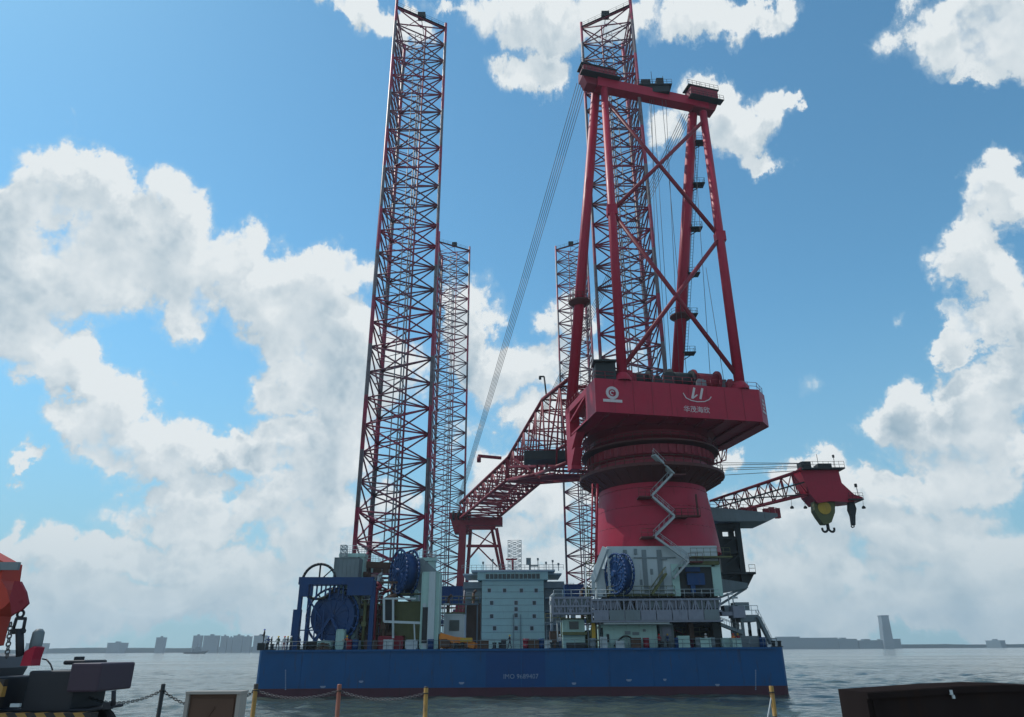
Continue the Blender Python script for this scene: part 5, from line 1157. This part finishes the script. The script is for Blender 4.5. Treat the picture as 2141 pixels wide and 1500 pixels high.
# dark steel hopper on the right
hp = root('steel_skip', at(1950,1500,9.5), 'big dark steel skip with arched lid at the right edge', 'skip'); hp.location.z = GZ
a = at(1752,1441,10.4); prof = [(1752,1441),(1830,1436),(1920,1429.5),(2010,1426),(2080,1427.5),(2141,1431),(2230,1440),(2330,1452)]
SK = Vector((0,-.8,0)); top = [at(u, v, 10.4)+SK for u, v in prof]; xe = top[-1].x; a = top[0]
m = MB(); m.prism(top+[Vector((xe,9.6,GZ+.05)),Vector((a.x,9.6,GZ+.05))], (0,.8,0)); m.build('body', 'skip', hp)
m = MB()
for p, q in zip(top, top[1:]): m.beam(p+Vector((0,-.02,-.04)), q+Vector((0,-.02,-.04)), .05, .07)
for i in range(2): x = a.x+.1+i*(xe-a.x-.2); m.box(x-.04, x+.04, 9.57, 9.598, GZ+.05, a.z-.03)
m.build('ribs', 'skip', hp); m = MB(); p = at(1988,1448,9.56); m.cbox(p, .035, .03, .055); m.cbox(p+Vector((.02,0,-.05)), .03, .02, .04); m.build('white_spot', 'white', hp)  # two small white blocks make a pale spot on the front
m = MB(); m.box(a.x+.2, xe-.2, 9.65, 10.3, GZ, GZ+.049); m.build('skids', 'skip', hp)

# dark port machine with red boom on the left
FY = 12.5
pmx = root('mobile_port_crane', at(120,1500,FY), 'dark mobile crane with red boom and striped bumper at the left edge', 'crane'); pmx.location.z = GZ
def fbox(nm, mat, u0, v0, u1, v1, Y=FY, dep=1.6, to_ground=False, bev=True):
    m_ = MB(); p = at(u0, v0, Y+dep); p.x = at(u0, v0, Y).x; q = at(u1, v1, Y+dep); z0_ = GZ+.75 if to_ground else at(u1, v1, Y).z; m_.box(p.x, q.x, Y, Y+dep, z0_, p.z); o_ = m_.build(nm, mat, pmx)
    md = o_.modifiers.new('b','BEVEL'); md.width = .03; md.segments = 2; return o_
M['fair'] = paint('machine_slate', (.10,.105,.115), .5, .3, .4); M['mdark'] = paint('machine_charcoal', (.018,.022,.03), .5, .3, .35); M['mpurple'] = paint('machine_dark_violet', (.05,.035,.055), .5, .3, .35)
fbox('engine_cover', 'mdark', 62, 1400, 212, 1500, dep=1.0, to_ground=True)
fbox('counterweight', 'mpurple', 150, 1385, 273, 1447, Y=FY-.1, dep=1.1)
fbox('counterweight_cap', 'mdark', 132, 1380, 224, 1390, Y=FY+.2, dep=.7); fbox('air_filter', 'mdark', 155, 1373, 176, 1384, Y=FY+.3, dep=.3)
fbox('chassis', 'mdark', -80, 1473, 255, 1500, dep=1.2, to_ground=True); fbox('turret', 'mdark', -60, 1412, 70, 1500, Y=FY-.2, dep=1.2)
m = MB(); m.tube(at(238,1444,FY), at(237,1476,FY), .035, n=8); m.cbox(at(226,1476,FY), .12,.1,.1); m.build('support_strut', 'mdark', pmx)
m = MB(); p = at(-80,1490,FY-.22); q = at(190,1500,FY-.22); m.box(p.x, q.x, FY-.22, FY-.02, GZ+.6, at(100,1489,FY).z); m.build('striped_bumper', 'hazard', pmx)
m = MB(); m.box(at(-40,1426,FY-.3).x, at(9,1426,FY-.3).x, FY-.3, FY-.203, at(0,1476,FY).z, at(0,1420,FY).z); m.build('striped_panel', 'hazard', pmx)
m = MB(); m.cbox(at(33,1475,FY-.25), .15, .05, .05); m.build('number_plate_lamp', 'white', pmx)
m = MB(); m.prism([at(-60,1370,FY+1.0), at(10,1366,FY+1.0), at(52,1372,FY+1.0), at(58,1395,FY+1.0), at(48,1412,FY+1.0), at(25,1415,FY+1.0), at(-60,1388,FY+1.0)], (0,-1.0,0)); m.build('grey_fairing', 'fair', pmx)
m = MB(); m.prism([at(62,1392,FY+.25), at(72,1362,FY+.25), at(90,1352,FY+.25), at(94,1354,FY+.25), at(86,1378,FY+.25), at(84,1392,FY+.25)], (0,-.25,0)); m.build('red_flag_bracket', 'red', pmx)
m = MB(); m.lathe((at(54,1370,FY).x, FY+.2, 0), [(0,at(54,1366,FY).z),(.085,at(54,1366,FY).z),(.095,at(54,1345,FY).z),(.09,at(54,1322,FY).z),(.05,at(54,1315,FY).z),(0,at(54,1314,FY).z)], 20); m.build('grey_canister', 'grey', pmx)
m = MB(); m.tube(at(41,1316,FY), at(42,1372,FY), .06, n=10); m.tube(at(26,1322,FY), at(52,1320,FY), .035, n=8); m.build('hydraulic_column', 'mdark', pmx)
# red boom base
m = MB(); m.prism([at(-120,1130,FY+.5), at(0,1156,FY+.5), at(47,1182,FY+.5), at(42,1218,FY+.5), at(54,1238,FY+.5), at(60,1262,FY+.5), at(50,1272,FY+.5), at(24,1290,FY+.5), at(18,1310,FY+.5), at(8,1350,FY+.5), at(-120,1370,FY+.5)], (0,-.5,0)); bs = m.build('boom', 'redo', pmx)
m = MB(); m.beam(at(-120,1160,FY-.04), at(0,1190,FY-.04) , .05, .1); m.beam(at(-60,1184,FY-.03), at(40,1184,FY-.03), .06, .13); m.build('boom_edge_rail', 'grey', bs)
m = MB(); m.prism([at(30,1215,FY-.06), at(42,1216,FY-.06), at(53,1238,FY-.06), at(58,1262,FY-.06), at(44,1276,FY-.06), at(24,1286,FY-.06), at(20,1250,FY-.06)], (0,.055,0)); m.tube(at(45,1259,FY-.07), at(45,1259,FY-.05), .03, n=14); m.build('sheave_cheek', 'redd', bs)
m = MB()
c0 = at(43,1284,FY); m.ring(c0, .055, .02, (0,1,0), 16, 8)
c1 = at(41,1305,FY)
for s_ in (-1, 1): m.tube(c1+Vector((s_*.075,0,.085)), c1+Vector((s_*.085,0,-.10)), .025, n=10)
m.tube(c1+Vector((-.085,0,.085)), c1+Vector((.085,0,.085)), .025, n=10); m.tube(c1+Vector((-.11,0,-.10)), c1+Vector((.11,0,-.10)), .03, n=10); m.build('shackle', 'mdark', pmx)
m = MB()
for k in range(9): c = at(22-k*.9, 1306+k*8.2, FY-.1); m.ring(c, .035, .012, (0,1,0) if k % 2 else (1,0.2,0), 12, 6)
m.build('lifting_chain', 'rope', pmx)
m = MB()
pts = [at(88,1378,FY), at(98,1380,FY), at(106,1390,FY), at(110,1402,FY)]; m.path(pts, .012, 6); m.build('hydraulic_hose', 'mdark', pmx)
for (x_, y_) in ((at(20,1400,FY).x, FY),(at(150,1400,FY).x, FY),(at(20,1400,FY).x, FY+.95),(at(150,1400,FY).x, FY+.95)):
    m = MB(); m.tube((x_,y_-.13,GZ+.40),(x_,y_+.13,GZ+.40), .38, n=24); w_ = m.build('wheel', 'rubber', pmx); m = MB(); m.tube((x_,y_-.17,GZ+.45),(x_,y_+.17,GZ+.45), .2, n=16); m.build('rim', 'grey', w_)

# ================================================================== HAZE
hm = bpy.data.materials.new('haze_air'); hm.use_nodes = True; hn = hm.node_tree; hn.nodes.clear()
pv = hn.nodes.new('ShaderNodeVolumePrincipled'); ho = hn.nodes.new('ShaderNodeOutputMaterial'); hn.links.new(pv.outputs[0], ho.inputs['Volume'])
pv.inputs['Color'].default_value = (0.72, 0.88, 1.0, 1); pv.inputs['Density'].default_value = HAZE; pv.inputs['Anisotropy'].default_value = 0.2
m = MB(); m.box(-3420, 3420, -80, 3120, -9, 142); hz = m.build('haze', hm); tag(hz, kind='stuff')
